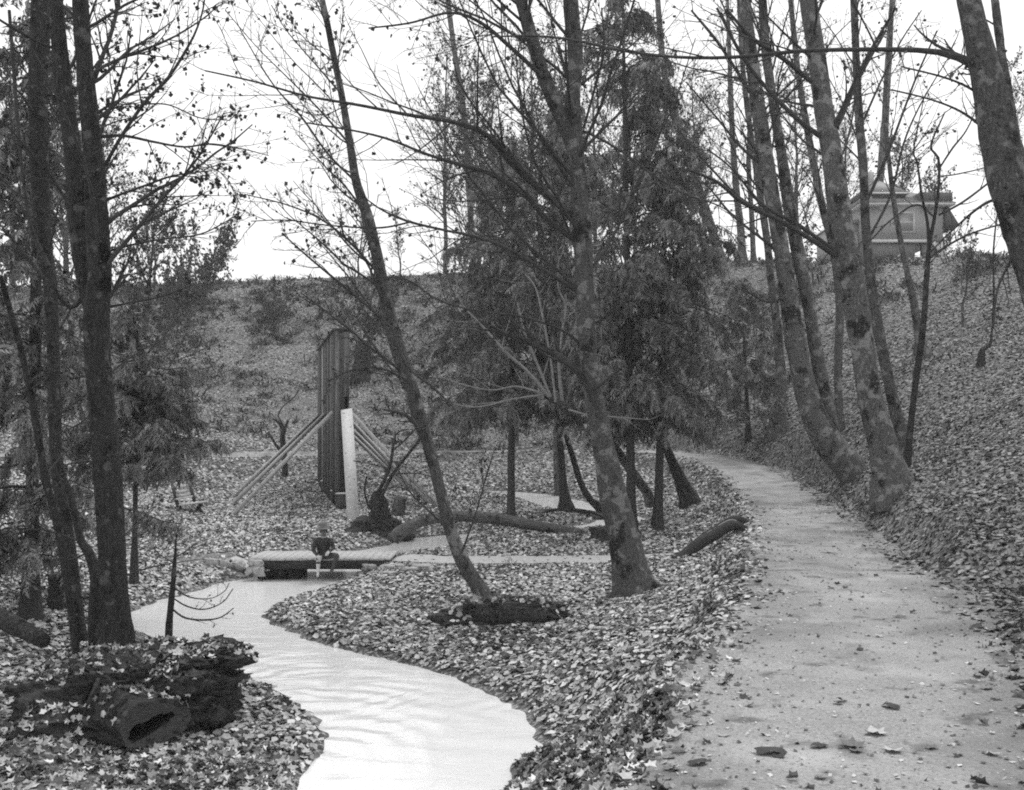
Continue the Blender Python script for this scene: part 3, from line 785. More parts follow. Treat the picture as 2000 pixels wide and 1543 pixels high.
# ---------------- right-hand cluster by the path
Ya = hit(1668, 922); Yb = hit(1748, 962)
tree('alder_tree', 'curved tall trunk bowing out from the bank beside the path bend',
     [([(1672, 922, 52), (1640, 893, 62), (1612, 855, 58), (1585, 800, 48), (1560, 700, 40), (1540, 580, 35), (1525, 480, 32), (1507, 380, 30), (1494, 300, 30), (1480, 200, 29), (1466, 100, 26), (1455, 10, 24), (1440, -150, 19), (1430, -320, 12)], Ya, Ya),
      ([(1640, 890, 26), (1622, 820, 28), (1600, 720, 26), (1580, 600, 25), (1560, 500, 27), (1541, 400, 24), (1526, 300, 20), (1510, 200, 18), (1496, 100, 18), (1490, 10, 16), (1480, -150, 12), (1475, -300, 8)], Ya + .4, Ya + 1.2)],
     [([(1478, 200, 8), (1440, 140, 7), (1400, 80, 6), (1350, 20, 4)], Ya, Ya - 1), ([(1500, 330, 7), (1450, 290, 6), (1400, 230, 4), (1340, 160, 3)], Ya, Ya + 1),
      ([(1515, 420, 6), (1450, 390, 5), (1390, 330, 4), (1330, 260, 2)], Ya, Ya - 1), ([(1530, 500, 7), (1480, 460, 6), (1430, 420, 5), (1380, 360, 3)], Ya, Ya + .6),
      ([(1540, 580, 5), (1500, 590, 4), (1460, 570, 3)], Ya, Ya - 1)],
     bark='bark_pale', levels=((16, 4.4, 42, .05), (9, .42), (4, .42)), tmin=.42, leaf=(.2, .09), flare=1.15, kt=14, rmin=.0065)
tree('alder_tree', 'thickest blotched trunk of the group rising right of the path',
     [([(1748, 962, 84), (1736, 915, 62), (1725, 870, 55), (1700, 780, 50), (1685, 680, 46), (1665, 560, 48), (1650, 480, 50), (1640, 420, 48), (1625, 300, 40), (1610, 220, 36), (1598, 130, 34), (1580, 10, 36), (1565, -150, 28), (1545, -330, 18)], Yb, Yb + .2)],
     [([(1633, 500, 11), (1580, 465, 10), (1520, 430, 9), (1450, 395, 8), (1400, 355, 7), (1340, 330, 5)], Yb, Yb - 2), ([(1645, 500, 9), (1560, 440, 8), (1490, 400, 6), (1430, 330, 4), (1380, 290, 3)], Yb, Yb - 1),
      ([(1600, 265, 10), (1560, 235, 9), (1500, 175, 8), (1450, 110, 7), (1400, 15, 5)], Yb, Yb - 1), ([(1585, 160, 10), (1530, 115, 9), (1470, 75, 8), (1420, 20, 6)], Yb, Yb - 1.5),
      ([(1628, 250, 9), (1660, 180, 8), (1700, 100, 7), (1750, 15, 5)], Yb, Yb - 1), ([(1635, 250, 7), (1680, 150, 6), (1730, 60, 5)], Yb, Yb + 1)],
     bark='bark_pale', levels=((16, 4.4, 45, .05), (9, .42), (4, .42)), tmin=.45, leaf=(.22, .09), flare=1.2, kt=16, rmin=.0065)
Yc = hit(1772, 895)
tree('alder_tree', 'straighter slim trunk close behind the thickest right-hand trunk',
     [([(1772, 895, 32), (1755, 830, 26), (1735, 740, 22), (1715, 640, 21), (1700, 540, 19), (1691, 440, 18), (1686, 330, 17), (1676, 200, 16), (1668, 10, 14), (1660, -160, 10), (1650, -320, 6)], Yc, Yc)],
     [([(1690, 400, 6), (1730, 310, 6), (1760, 230, 5), (1790, 150, 4), (1830, 60, 3)], Yc, Yc - .5), ([(1695, 470, 5), (1740, 380, 5), (1765, 280, 4), (1800, 200, 3), (1860, 100, 2)], Yc, Yc + .5),
      ([(1680, 250, 5), (1720, 160, 4), (1760, 80, 3), (1800, 20, 2)], Yc, Yc)],
     bark='bark_alder', levels=((14, 3.2, 42, .06), (7, .42), (3, .42)), tmin=.45, leaf=(.3, .10), flare=1.2, kt=12)
Yd = hit(1641, 842)
tree('alder_tree', 'slim upright trunk standing between the bowed trunk and the thick one',
     [([(1641, 845, 18), (1637, 760, 17), (1637, 700, 17), (1640, 600, 16), (1630, 500, 16), (1605, 400, 15), (1580, 270, 14), (1560, 150, 12), (1545, 10, 10), (1530, -140, 6)], Yd, Yd)],
     [], bark='bark_pale', levels=((14, 3.4, 42, .05), (6, .42), (3, .42)), tmin=.4, leaf=(.3, .10), flare=1.3, kt=10)
Ye = hit(1772, 905)
tree('young_tree', 'thin dark young tree forking in front of the house on the hill',
     [([(1772, 900, 13), (1782, 800, 13), (1792, 720, 13), (1803, 640, 12), (1810, 540, 11), (1815, 480, 8), (1826, 420, 7), (1833, 370, 6), (1833, 310, 5), (1818, 285, 4), (1845, 220, 3)], Ye - 1.5, Ye - 1.5),
      ([(1814, 500, 7), (1812, 440, 6), (1800, 380, 5), (1792, 320, 4), (1785, 290, 3), (1805, 190, 2)], Ye - 1.5, Ye - 1.6)],
     [([(1815, 505, 5), (1850, 480, 5), (1900, 455, 4), (1975, 432, 3), (2040, 410, 2)], Ye - 1.5, Ye - 2.5), ([(1833, 420, 5), (1880, 395, 5), (1940, 350, 4), (1990, 310, 3)], Ye - 1.5, Ye - 2),
      ([(1826, 425, 4), (1790, 400, 4), (1740, 430, 3), (1700, 470, 3)], Ye - 1.5, Ye - 1), ([(1834, 330, 4), (1860, 290, 4), (1890, 250, 3), (1920, 180, 2)], Ye - 1.5, Ye - 1.5),
      ([(1830, 345, 3), (1870, 340, 3), (1930, 325, 2), (1985, 300, 2)], Ye - 1.5, Ye - 2)],
     bark='bark_dark', levels=((5, 1.6, 45, .05), (5, .45), (3, .45)), tmin=.5, leaf=(.5, .07), flare=1.3, kt=8)
# trunk leaning in at the top right, rooted outside the frame
Y7 = 15.0
x7, z7 = (2185 - 1000) / F * Y7, 0
tree('alder_tree', 'heavy trunk leaning in at the upper right corner with a long arching branch',
     [([(2185, 1060, 110), (2120, 800, 95), (2040, 560, 86), (1990, 420, 80), (1960, 310, 72), (1943, 220, 66), (1920, 120, 56), (1895, 15, 46), (1870, -120, 38), (1850, -260, 26)], Y7, Y7 - .4),
      ([(1985, 330, 30), (1975, 230, 22), (1958, 120, 17), (1945, 15, 15), (1930, -120, 10)], Y7 + .3, Y7 + .8)],
     [([(1905, 130, 16), (1870, 112, 14), (1820, 100, 11), (1750, 97, 9), (1650, 97, 8), (1560, 100, 8), (1480, 108, 7), (1400, 113, 7), (1300, 110, 6), (1200, 96, 6), (1120, 78, 5), (1040, 70, 4), (960, 72, 3)], Y7 - .2, Y7 + 1.5),
      ([(1960, 310, 8), (1930, 260, 7), (1880, 220, 5), (1820, 195, 4), (1740, 175, 3)], Y7, Y7 + .6), ([(1975, 380, 7), (1920, 400, 6), (1860, 450, 4), (1810, 500, 3)], Y7, Y7 + .4),
      ([(1935, 200, 6), (1890, 170, 5), (1840, 150, 4), (1760, 130, 3)], Y7, Y7 - .5), ([(1990, 480, 6), (1950, 560, 5), (1940, 640, 3)], Y7, Y7 - .2)],
     bark='bark_alder', levels=((5, 1.6, 50, .0), (8, .42), (4, .42)), tmin=.5, leaf=(.4, .05), flare=1.0, kt=18, rmin=.0035)

# ---------------- left-hand dark cluster on the mound
YL = 13.3
tree('dark_tree', 'dark double-stemmed tree growing from the leafy mound at left',
     [([(228, 1275, 62.6), (224, 1180, 55.7), (219, 1080, 53.1), (213, 960, 52.2), (205, 870, 48.7), (196, 760, 50.5), (188, 640, 52.2), (195, 540, 43.5), (190, 440, 41.8), (181, 300, 38.3), (172, 200, 36.5), (164, 110, 31.3), (157, 10, 29.6), (148, -150, 24.4), (140, -300, 17.4)], YL, YL - .5),
      ([(190, 640, 34.8), (165, 540, 34.8), (152, 430, 35.7), (143, 300, 34.8), (128, 200, 33.1), (118, 110, 29.6), (110, 10, 27.8), (100, -150, 22.6), (90, -290, 15.7)], YL, YL + .6)],
     [([(195, 340, 7.8), (218, 300, 7.8), (240, 262, 7.8), (283, 200, 7.0), (330, 150, 6.1), (365, 95, 5.2), (385, 55, 4.3), (398, 10, 3.5), (405, -60, 2.6)], YL, YL - .4),
      ([(182, 160, 10.4), (200, 110, 9.6), (215, 72, 8.7), (228, 20, 7.8), (240, -60, 6.1)], YL, YL + .5),
      ([(190, 268, 7.0), (240, 265, 6.1), (300, 277, 5.2), (360, 287, 4.3), (410, 281, 3.5), (470, 290, 2.6), (525, 304, 1.7)], YL, YL - .5),
      ([(205, 392, 6.1), (240, 378, 5.2), (290, 360, 4.3), (340, 343, 3.5), (415, 333, 2.6)], YL, YL - .4),
      ([(208, 492, 5.2), (250, 480, 4.3), (310, 468, 3.5), (380, 460, 3.5), (420, 445, 2.6), (470, 415, 1.7)], YL, YL - .5),
      ([(212, 600, 5.2), (250, 592, 4.3), (310, 580, 3.5), (380, 555, 2.6)], YL, YL - .3),
      ([(355, 285, 2.6), (400, 320, 2.6), (440, 345, 1.7), (470, 400, 1.7)], YL - .4, YL - .6),
      ([(280, 203, 3.5), (330, 205, 2.6), (390, 230, 2.6), (450, 235, 1.7)], YL - .2, YL),
      ([(150, 430, 6.1), (110, 360, 5.2), (60, 300, 4.3), (10, 240, 3.5)], YL + .4, YL - .3), ([(140, 270, 5.2), (95, 200, 4.3), (50, 140, 3.5), (5, 90, 2.6)], YL + .5, YL),
      ([(175, 560, 10.4), (140, 600, 10.4), (100, 560, 8.7), (50, 500, 7.8), (10, 450, 7.0)], YL + .3, YL - .2)],
     base=Wp(228, 1275, YL), bark='bark_dark', levels=((16, 2.2, 55, .02), (11, .45), (6, .45)), tmin=.42, leaf=(.8, .05, (.02, .07)), flare=1.2, kt=16, rmin=.0033, side=(.9, 0, 0))
tree('dark_tree', 'slim dark stem with a crooked fork left of the double-stemmed tree',
     [([(160, 1285, 29.6), (150, 1200, 24.4), (143, 1120, 22.6), (132, 1040, 24.4), (118, 960, 24.4), (110, 880, 22.6), (106, 780, 24.4), (104, 680, 24.4), (98, 560, 26.1), (85, 460, 29.6), (76, 300, 36.5), (74, 180, 38.3), (78, 80, 36.5), (80, 10, 34.8), (82, -140, 29.6)], YL + .7, YL + 2.0),
      ([(182, 1290, 26.1), (184, 1200, 22.6), (186, 1130, 20.9), (176, 1085, 19.1), (158, 1055, 15.7), (148, 1010, 13.9), (135, 960, 11.3), (112, 900, 8.7)], YL + .3, YL + .7),
      ([(150, 1290, 15.7), (140, 1200, 13.9), (128, 1120, 13.9), (110, 1020, 13.1), (88, 930, 14.8), (62, 780, 13.1), (40, 680, 12.2), (15, 590, 10.4), (0, 540, 8.7)], YL - .2, YL - .6)],
     [([(95, 520, 10.4), (60, 440, 8.7), (40, 300, 7.8), (28, 150, 7.8), (18, 20, 7.0)], YL + 1.2, YL + 1.0), ([(106, 700, 2.6), (150, 690, 2.6), (180, 680, 1.7)], YL + 1.2, YL + .5), ([(108, 850, 2.6), (150, 830, 2.6), (190, 800, 1.7)], YL + 1, YL + .5)],
     base=Wp(165, 1290, YL + .5), bark='bark_dark', levels=((8, 1.6, 60, -.03), (7, .45), (3, .45)), tmin=.3, leaf=(.5, .05, (.02, .07)), flare=1.2, kt=12, rmin=.003)

# ------------------------------------------------------------------ cedars
def spray_tpl(seed):
    """one hanging cedar spray: a drooping rachis with uneven limp branchlets"""
    r = np.random.default_rng(seed); V = []; T = []
    def tri(a, b, c):
        i = len(V); V.extend([a, b, c]); T.append((i, i + 1, i + 2))
    tri((0, -.015, 0), (0, .015, 0), (1, .1 * r.normal(), -.35))
    for s in (-1, 1):
        for u in np.sort(r.uniform(.05, .98, 7)):
            ln = r.uniform(.18, .5) * (1.1 - .5 * u); w_ = r.uniform(.022, .04)
            z = -.35 * u * u; f = r.uniform(.35, .95)
            a = (u - w_, s * .01, z); b = (u + w_, s * .01, z - .01)
            m = (u + ln * .35 * f, s * ln * .45, z - ln * .2); c = (u + ln * .6 * f, s * ln * r.uniform(.35, .7), z - ln * r.uniform(.6, 1.2))
            tri(a, b, m); tri(b, m, c)
    return np.array(V), np.array(T)
SPRAYS = [spray_tpl(i) for i in range(5)]

def cedar_crown(h, r, z0, nb, ns, size, seed, droop=.5, lean=(0, 0)):
    """branches and hanging sprays of one cedar, base at origin"""
    global rng
    keep = rng; rng = np.random.default_rng(seed)
    zz = z0 + (h - z0) * np.sort(rng.random(nb)) ** 1.15
    f = (zz - z0) / (h - z0)
    ln = r * np.minimum(1, (1.03 - f) ** .62) * np.minimum(1, .55 + f * 4) * rng.uniform(.3, 1.25, nb)
    az = rng.random(nb) * 6.283
    n = 8
    t = np.linspace(0, 1, n)
    out = np.stack([np.cos(az), np.sin(az), np.zeros(nb)], 1)
    P = np.zeros((nb, n, 3))
    P[:, :, 0] = out[:, 0:1] * ln[:, None] * t; P[:, :, 1] = out[:, 1:2] * ln[:, None] * t
    P[:, :, 0] += lean[0] * zz[:, None]; P[:, :, 1] += lean[1] * zz[:, None]
    P[:, :, 2] = zz[:, None] + ln[:, None] * (.10 * t - droop * t ** 2 + .22 * np.maximum(t - .6, 0))
    P[:, 1:, :] += rng.standard_normal((nb, n - 1, 3)) * .05
    R = np.maximum(.012, .012 * ln[:, None] * (1 - .8 * t)[None])
    bv = tubes(P, R, 4)
    # sprays
    M = nb * ns
    par = rng.choice(nb, M, p=(ln + .2) / (ln + .2).sum()); u = .15 + .85 * rng.random(M) ** .7
    fi = u * (n - 1); i = np.minimum(fi.astype(int), n - 2); w_ = (fi - i)[:, None]
    pos = P[par, i] * (1 - w_) + P[par, i + 1] * w_
    T = P[par, i + 1] - P[par, i]; T /= np.linalg.norm(T, axis=1, keepdims=True)
    sd = np.cross(T, np.array([0, 0, 1.0])) * rng.choice([-1, 1], M)[:, None]
    ax = T * rng.uniform(.2, .9, M)[:, None] + sd * rng.uniform(.1, .9, M)[:, None] + np.array([0, 0, -1.0]) * rng.uniform(.25, 1.0, M)[:, None]
    ax /= np.linalg.norm(ax, axis=1, keepdims=True)
    up = np.array([0, 0, 1.0]) + .35 * rng.standard_normal((M, 3))
    sv = np.cross(up, ax); sv /= np.linalg.norm(sv, axis=1, keepdims=True) + 1e-9
    nv = np.cross(ax, sv)
    s = size * rng.uniform(.6, 1.3, M)
    V0 = np.stack([t[0] for t in SPRAYS])[rng.integers(0, 5, M)]; T0 = SPRAYS[0][1]
    V = pos[:, None] + s[:, None, None] * (V0[:, :, 0:1] * ax[:, None] + V0[:, :, 1:2] * sv[:, None] + V0[:, :, 2:3] * nv[:, None])
    k = V0.shape[1]
    TT = (T0[None] + (np.arange(M) * k)[:, None, None]).reshape(-1, 3)
    tone = np.repeat(rng.uniform(.09, .25, M) * np.where(rng.random(M) < .2, 1.6, 1), k)
    rng = keep
    return bv, V.reshape(-1, 3), TT, tone

def cedar(name, label, base, trunk_pts, Y, h, r, z0, nb, ns, size, seed, droop=.5, bark='bark_cedar', lean=(0, 0), kt=10):
    root = empty(name, tuple(base), label, 'tree')
    P, R = trace(trunk_pts, Y)
    ln = np.linalg.norm(P - P[0], axis=1)
    R = R * (1 + .7 * np.exp(-ln / .3))
    P[0, 2] -= .3
    V, q, t = tubes(P[None], R[None], kt, wob=.05)
    build('trunk', V, q, m=MT[bark], parent=root)
    bv, SV, ST, tn = cedar_crown(h, r, z0, nb, ns, size, seed, droop, lean)
    b = np.array(base)
    V, q, t = join([(bv[0] + b, bv[1], None), (SV + b, None, ST)])
    build('crown', V, q, t, MT['cedar'], parent=root, tone=np.concatenate([np.full(len(bv[0]), .05), tn]), smooth=False)
    return root

def vtrunk(px, y0, y1, w0, w1, px1=None):
    px1 = px if px1 is None else px1
    return [(px + (px1 - px) * t, y0 + (y1 - y0) * t, w0 + (w1 - w0) * t) for t in np.linspace(0, 1, 6)]
bA = gpt(998, 1013); sA = F / bA[1]
cedar('cedar_tree', 'bushy cedar on a straight thin bare trunk behind the arched log', bA, vtrunk(998, 1013, 330, 15, 3, 1003), bA[1], 13.4, 3.7, 3.9, 115, 32, .56, 11, .5)
bB = gpt(1236, 1040)
cedar('cedar_tree', 'tallest cedar reaching the top of the picture right of the big tree', bB, vtrunk(1234, 1040, -80, 19, 4, 1215), bB[1], 20.5, 2.7, 3.6, 140, 24, .56, 12, .45)
bC = gpt(1286, 1036)
cedar('cedar_tree', 'dark broad cedar overhanging the bend of the gravel path', bC, vtrunk(1286, 1036, 180, 17, 4, 1303), bC[1], 14.2, 3.4, 3.4, 125, 32, .56, 13, .45)
bD = gpt(1104, 1001)
cedar('cedar_tree', 'cedar with a dark flared foot on the rooty mound', bD, [(1108, 1001, 30), (1102, 965, 16), (1096, 890, 14), (1090, 800, 12), (1085, 600, 8), (1080, 380, 4)], bD[1], 15.5, 3.0, 4.3, 105, 28, .56, 14, .45)
bE = gpt(1462, 860)
cedar('cedar_tree', 'small drooping cedar on the slope above the path bend', bE, vtrunk(1462, 858, 590, 10, 3, 1450), bE[1], 7.4, 2.9, 1.2, 60, 30, .5, 15, .45)
# left cedars
bF = Wp(60, 1175, 17.5); bF[2] = H(bF[0], bF[1])
cedar('cedar_tree', 'dark drooping cedar at the left edge behind the slim stem', bF, [(60, 1180, 30), (62, 1000, 26), (66, 800, 24), (70, 600, 22), (72, 300, 16), (74, 20, 10), (75, -200, 5)], 17.5, 11.5, 2.2, .9, 130, 36, .34, 16, .4)
bG = Wp(262, 1010, 21.0); bG[2] = H(bG[0], bG[1])
cedar('cedar_tree', 'half-grown cedar whose fronds droop between the mound tree and the bench', bG, [(262, 1110, 12), (264, 1000, 10), (266, 850, 8), (268, 700, 5), (270, 560, 2)], 21.0, 6.2, 1.9, 2.9, 90, 32, .32, 17, .2)

# ---------------- other mid-distance stems around the cedars
def stem_tree(name, label, pts, base, levels=((6, 1.6, 45, .05), (5, .45), (3, .45)), bark='bark_dark', **kw):
    p = gpt(*base)
    return tree(name, label, [(pts, p[1], p[1])], [], base=p, bark=bark, levels=levels, **kw)
stem_tree('crooked_tree', 'crooked thin stem curving up from the right end of the rooty mound', [(1182, 1008, 26), (1170, 990, 16), (1155, 978, 13), (1135, 945, 12), (1118, 890, 11), (1106, 850, 11), (1094, 790, 10), (1080, 700, 8), (1060, 560, 6), (1050, 400, 4)], (1180, 1008), tmin=.5)
stem_tree('leaning_tree', 'short dark trunk leaning left below the path bend', [(1350, 985, 34), (1330, 940, 24), (1312, 900, 20), (1296, 860, 17), (1270, 790, 13), (1240, 690, 10), (1215, 560, 7)], (1350, 985), tmin=.5)
stem_tree('thin_sapling', 'hair-thin sapling close against the overhanging cedar trunk', [(1276, 1028, 8), (1281, 960, 6), (1284, 880, 6), (1288, 780, 5), (1284, 640, 3)], (1276, 1028), tmin=.5)
stem_tree('mossy_tree', 'mossy stumpy trunk standing on the slope above the path bend', [(1520, 852, 44), (1520, 815, 32), (1522, 780, 27), (1525, 735, 20), (1518, 640, 17), (1505, 540, 15), (1498, 470, 14), (1480, 350, 13), (1462, 230, 11), (1448, 100, 9), (1440, -50, 6)], (1520, 852), bark='bark_alder', levels=((14, 3.0, 45, .05), (6, .42), (3, .42)), tmin=.4)
stem_tree('sprawling_tree', 'pale thin tree on splayed roots high on the right slope', [(1802, 700, 30), (1796, 660, 18), (1788, 610, 15), (1778, 560, 13), (1766, 505, 11), (1750, 420, 10), (1738, 330, 9), (1728, 200, 8), (1738, 90, 7), (1742, -20, 5)], (1802, 702), bark='bark_alder', levels=((14, 3.5, 42, .05), (7, .42), (3, .42)), tmin=.4, leaf=(.4, .12))
stem_tree('bent_sapling', 'elbow-bent sapling on the right slope near the picture edge', [(1917, 716, 14), (1917, 690, 11), (1922, 680, 9), (1934, 672, 6), (1938, 640, 4), (1941, 580, 4), (1940, 500, 3.5), (1946, 430, 3), (1955, 380, 2)], (1917, 716), levels=((4, .9, 45, .05), (4, .45)), tmin=.5, leaf=(.4, .08))
stem_tree('leaning_tree', 'grey tree leaning left on the crest beside the overhanging cedar', [(1408, 508, 20), (1388, 440, 18), (1372, 392, 17), (1354, 338, 16), (1321, 236, 15), (1298, 145, 13), (1286, 20, 11), (1280, -90, 7)], (1408, 512), bark='bark_alder', twig='twig_far', levels=((16, 5.5, 42, .04), (8, .42), (4, .42)), tmin=.35, rmin=.011)
stem_tree('crest_tree', 'straight grey tree on the crest left of the bowed trunk', [(1450, 512, 17), (1446, 440, 15), (1438, 370, 13), (1430, 250, 11), (1425, 120, 9), (1420, -20, 6)], (1450, 514), bark='bark_alder', twig='twig_far', levels=((18, 5, 40, .05), (8, .42), (4, .42)), tmin=.3, rmin=.011, leaf=(.25, .18))
stem_tree('crest_tree', 'second thinner grey tree on the crest nearest the bowed trunk', [(1472, 512, 11), (1468, 420, 10), (1462, 320, 9), (1466, 200, 7), (1470, 80, 5)], (1472, 514), bark='bark_alder', twig='twig_far', levels=((16, 4.5, 40, .05), (7, .42), (4, .42)), tmin=.3, rmin=.011, leaf=(.25, .18))
stem_tree('crest_tree', 'grey trunk standing up beside the left corner of the house', [(1724, 500, 14), (1718, 380, 14), (1728, 250, 15), (1735, 120, 13), (1742, 10, 11), (1750, -90, 8)], (1724, 503), bark='bark_alder', twig='twig_far', levels=((14, 4.5, 40, .05), (7, .42), (4, .42)), tmin=.35, rmin=.010, leaf=(.3, .18))
stem_tree('crest_tree', 'slim grey trunk rising high beyond the slender leaning tree', [(925, 545, 13), (918, 400, 12), (908, 240, 12), (892, 130, 11), (876, 10, 10), (870, -90, 7)], (925, 548), bark='bark_alder', twig='twig_far', levels=((26, 6.5, 42, .05), (9, .42), (5, .42)), tmin=.25, rmin=.012, leaf=(.3, .2))

# ---------------- far bare trees: few shapes, many individuals
def bare_shape(seed, h, n1, lean, leaf, spread=.32, n2=9, n3=5, stems=1):
    global rng
    keep = rng; rng = np.random.default_rng(seed)
    SP = []; SR = []
    for s in range(stems):
        a = rng.random() * 6.28; o = .25 * (stems > 1) * np.array([math.cos(a), math.sin(a), 0])
        k = 14; t = np.linspace(0, 1, k)
        out = (.35 if stems > 1 else .06) * h * t ** 1.2 * (.4 + rng.random())
        P = np.stack([o[0] + lean * h * t + math.cos(a) * out, o[1] + math.sin(a) * out, h * t * rng.uniform(.75, 1.05)], 1) + np.cumsum(rng.standard_normal((k, 3)) * .05, 0)
        P[0, 2] = -.4
        SP.append(P); SR.append(h * (.011 if stems == 1 else .006) * (1 - .85 * t) + .01)
    SP = np.array(SP); SR = np.array(SR)
    V, q, _ = tubes(SP, SR, 8, wob=.04)
    L1 = grow(SP, SR, n1, spread * h, 40, .05, .08, 8, tmin=.15 if stems > 1 else .22, rratio=.4, rmin=.02)
    L2 = grow(*L1, n2, [.45], 40, .03, .09, 6, tmin=.15, rratio=.5, rmin=.017)
    L3 = grow(*L2, n3, [.5], 40, .03, .1, 4, tmin=.15, rratio=.6, rmin=.015)
    C, cq, _ = join([tubes(*L1, 4), tubes(*L2, 3), tubes(*L3, 3)])
    lv = leaves_on(L3[0], leaf, .17, (.03, .12)) if leaf else None
    rng = keep
    return (V, q), (C, cq), lv
SHAPES = {}
def far_tree(shape, name, label, px, py, Y=None, scale=1.0, rot=0.0, squash=1.0, group='bare trees along the hill crest'):
    if Y is None:
        p = gpt(px, py)
    else:
        p = Wp(px, py, Y); p[2] = H(p[0], p[1])
    root = empty(name, tuple(p), label, 'tree', group)
    root.rotation_euler = (0, 0, rot); root.scale = (scale * squash, scale * squash, scale)
    if shape not in SHAPES:
        (V, q), (Cv, cq), lv = bare_shape(*shape)
        a = build('trunk', V, q, m=MT['bark_alder'], parent=root, origin=(0, 0, 0))
        b = build('crown', Cv, cq, m=MT['twig_far'], parent=root, origin=(0, 0, 0))
        obs = [a, b]
        if lv: obs.append(build('leaves', lv[0], None, lv[1], MT['tree_leaf'], parent=root, origin=(0, 0, 0), tone=lv[2], smooth=False, kind='stuff'))
        SHAPES[shape] = obs
    else:
        for s in SHAPES[shape]:
            c = s.copy(); COL.objects.link(c); c.parent = root
    return root
SA = (101, 19, 44, -.04, .5, .30, 10, 6)
SB = (102, 17, 42, .03, .3, .34, 10, 6)
SCC = (103, 14, 34, 0, .9, .3, 9, 6)
SD = (104, 5, 10, 0, .5, .35, 6, 5, 8)
SF = (106, 17, 40, .03, 1.3, .32, 9, 5)
SE = (105, 9, 22, .02, .4, .25, 7, 5)
far_tree(SA, 'bare_tree', 'tall twiggy bare tree on the crest just left of the cedars', 868, 548, 93, 1.0, .5)
far_tree(SB, 'bare_tree', 'bushy bare tree on the crest above the bushy cedar', 960, 545, 96, 1.1, 2.0)
far_tree(SA, 'bare_tree', 'tall bare tree on the crest behind the forked tree, left of its trunk', 1040, 540, 98, 1.12, 3.4)
far_tree(SB, 'bare_tree', 'bare tree on the crest hidden mostly behind the tallest cedar', 1165, 535, 95, 1.1, 1.0)
far_tree(SCC, 'bare_tree', 'leafy-twigged tree on the crest right of the overhanging cedar', 1345, 520, 90, 1.0, 4.0)
far_tree(SA, 'bare_tree', 'tall bare tree on the crest behind the two right-hand stems', 1560, 508, 90, 1.0, 5.0)
far_tree(SB, 'bare_tree', 'bare tree on the crest rising behind the thickest right-hand trunk', 1640, 505, 92, 1.0, .2)
far_tree(SCC, 'bare_tree', 'bare tree behind the house with twigs above its roof', 1830, 497, 98, 1.1, 2.2)
far_tree(SB, 'bare_tree', 'bare tree on the crest at the right edge behind the heavy trunk', 1990, 490, 80, .95, 3.0)
far_tree(SCC, 'bare_tree', 'small-leaved tree on the crest above the left cedar fronds', 215, 575, 88, 1.15, 1.4)
far_tree(SA, 'bare_tree', 'tall bare tree on the crest behind the left double-stemmed tree', 130, 578, 90, .95, 2.8)
far_tree(SB, 'bare_tree', 'bare tree on the crest at the left edge of the picture', 25, 582, 86, 1.05, 4.4)
far_tree(SE, 'bare_tree', 'slim small tree on the crest right of the left cedar fronds', 302, 572, 87, 1.05, .7)
far_tree(SD, 'bare_shrub', 'many-stemmed bare shrub on the left hill crest, the larger of two', 385, 600, None, 1.35, .7, group='bare shrubs on the hill')
far_tree(SD, 'bare_shrub', 'many-stemmed bare shrub below the larger shrub on the left crest', 340, 640, None, .95, 2.7, group='bare shrubs on the hill')
far_tree(SE, 'bare_tree', 'thin small tree on the crest crossing behind the slender leaning trunk', 700, 555, 92, .9, 3.1)
far_tree(SE, 'bare_tree', 'thin small tree on the crest just right of the slender leaning trunk', 782, 552, 92, .8, 5.1)
far_tree(SD, 'bare_shrub', 'bare shrub sprouting behind the top of the plank wall', 712, 690, None, 1.0, 1.1, group='bare shrubs on the hill')
far_tree(SD, 'bare_shrub', 'low bare shrub on the slope between the shrubs and the plank wall', 545, 655, None, .7, 4.1, group='bare shrubs on the hill')
far_tree(SF, 'leafy_tree', 'tall tree with clinging small leaves at the hill foot behind the left cedars', 262, 860, 50, .86, .4)
far_tree(SF, 'leafy_tree', 'tree with clinging leaves on the slope behind the dark left stems', 150, 800, 60, 1.0, 3.4)
far_tree(SB, 'bare_tree', 'bare twiggy tree at the hill foot left of the bushy cedar crown', 905, 860, 60, 1.12, 5.2)
far_tree(SF, 'leafy_tree', 'tree with clinging leaves at the hill foot behind the forked tree', 1010, 860, 60, 1.15, 2.2)
far_tree(SB, 'bare_tree', 'bare tree hidden behind the bushy cedar trunk, twigs above its crown', 1000, 930, 47, .9, .8)
far_tree(SA, 'bare_tree', 'bare tree close behind the flared-foot cedar, twigs between it and the forked tree', 1093, 930, 48, .95, 2.9)
far_tree(SB, 'bare_tree', 'bare tree on the slope seen through the tallest cedar', 1250, 760, 66, 1.15, 1.2)
far_tree(SA, 'bare_tree', 'bare twiggy tree on the slope behind the flared-foot cedar', 1075, 600, 82, .95, .9)
far_tree(SB, 'bare_tree', 'bare twiggy tree high on the slope right of the overhanging cedar', 1385, 560, 76, .85, 2.6)
far_tree(SF, 'leafy_tree', 'tree with clinging leaves on the crest above the thin forked young tree', 1775, 505, 84, .85, 1.9)
far_tree(SE, 'bare_tree', 'thin bare tree on the right slope below the house', 1880, 640, None, .6, 2.1)
far_tree(SD, 'bare_shrub', 'bare shrub on the crest right of the crest trees near the bowed trunk', 1555, 560, None, .8, 3.3, group='bare shrubs on the hill')

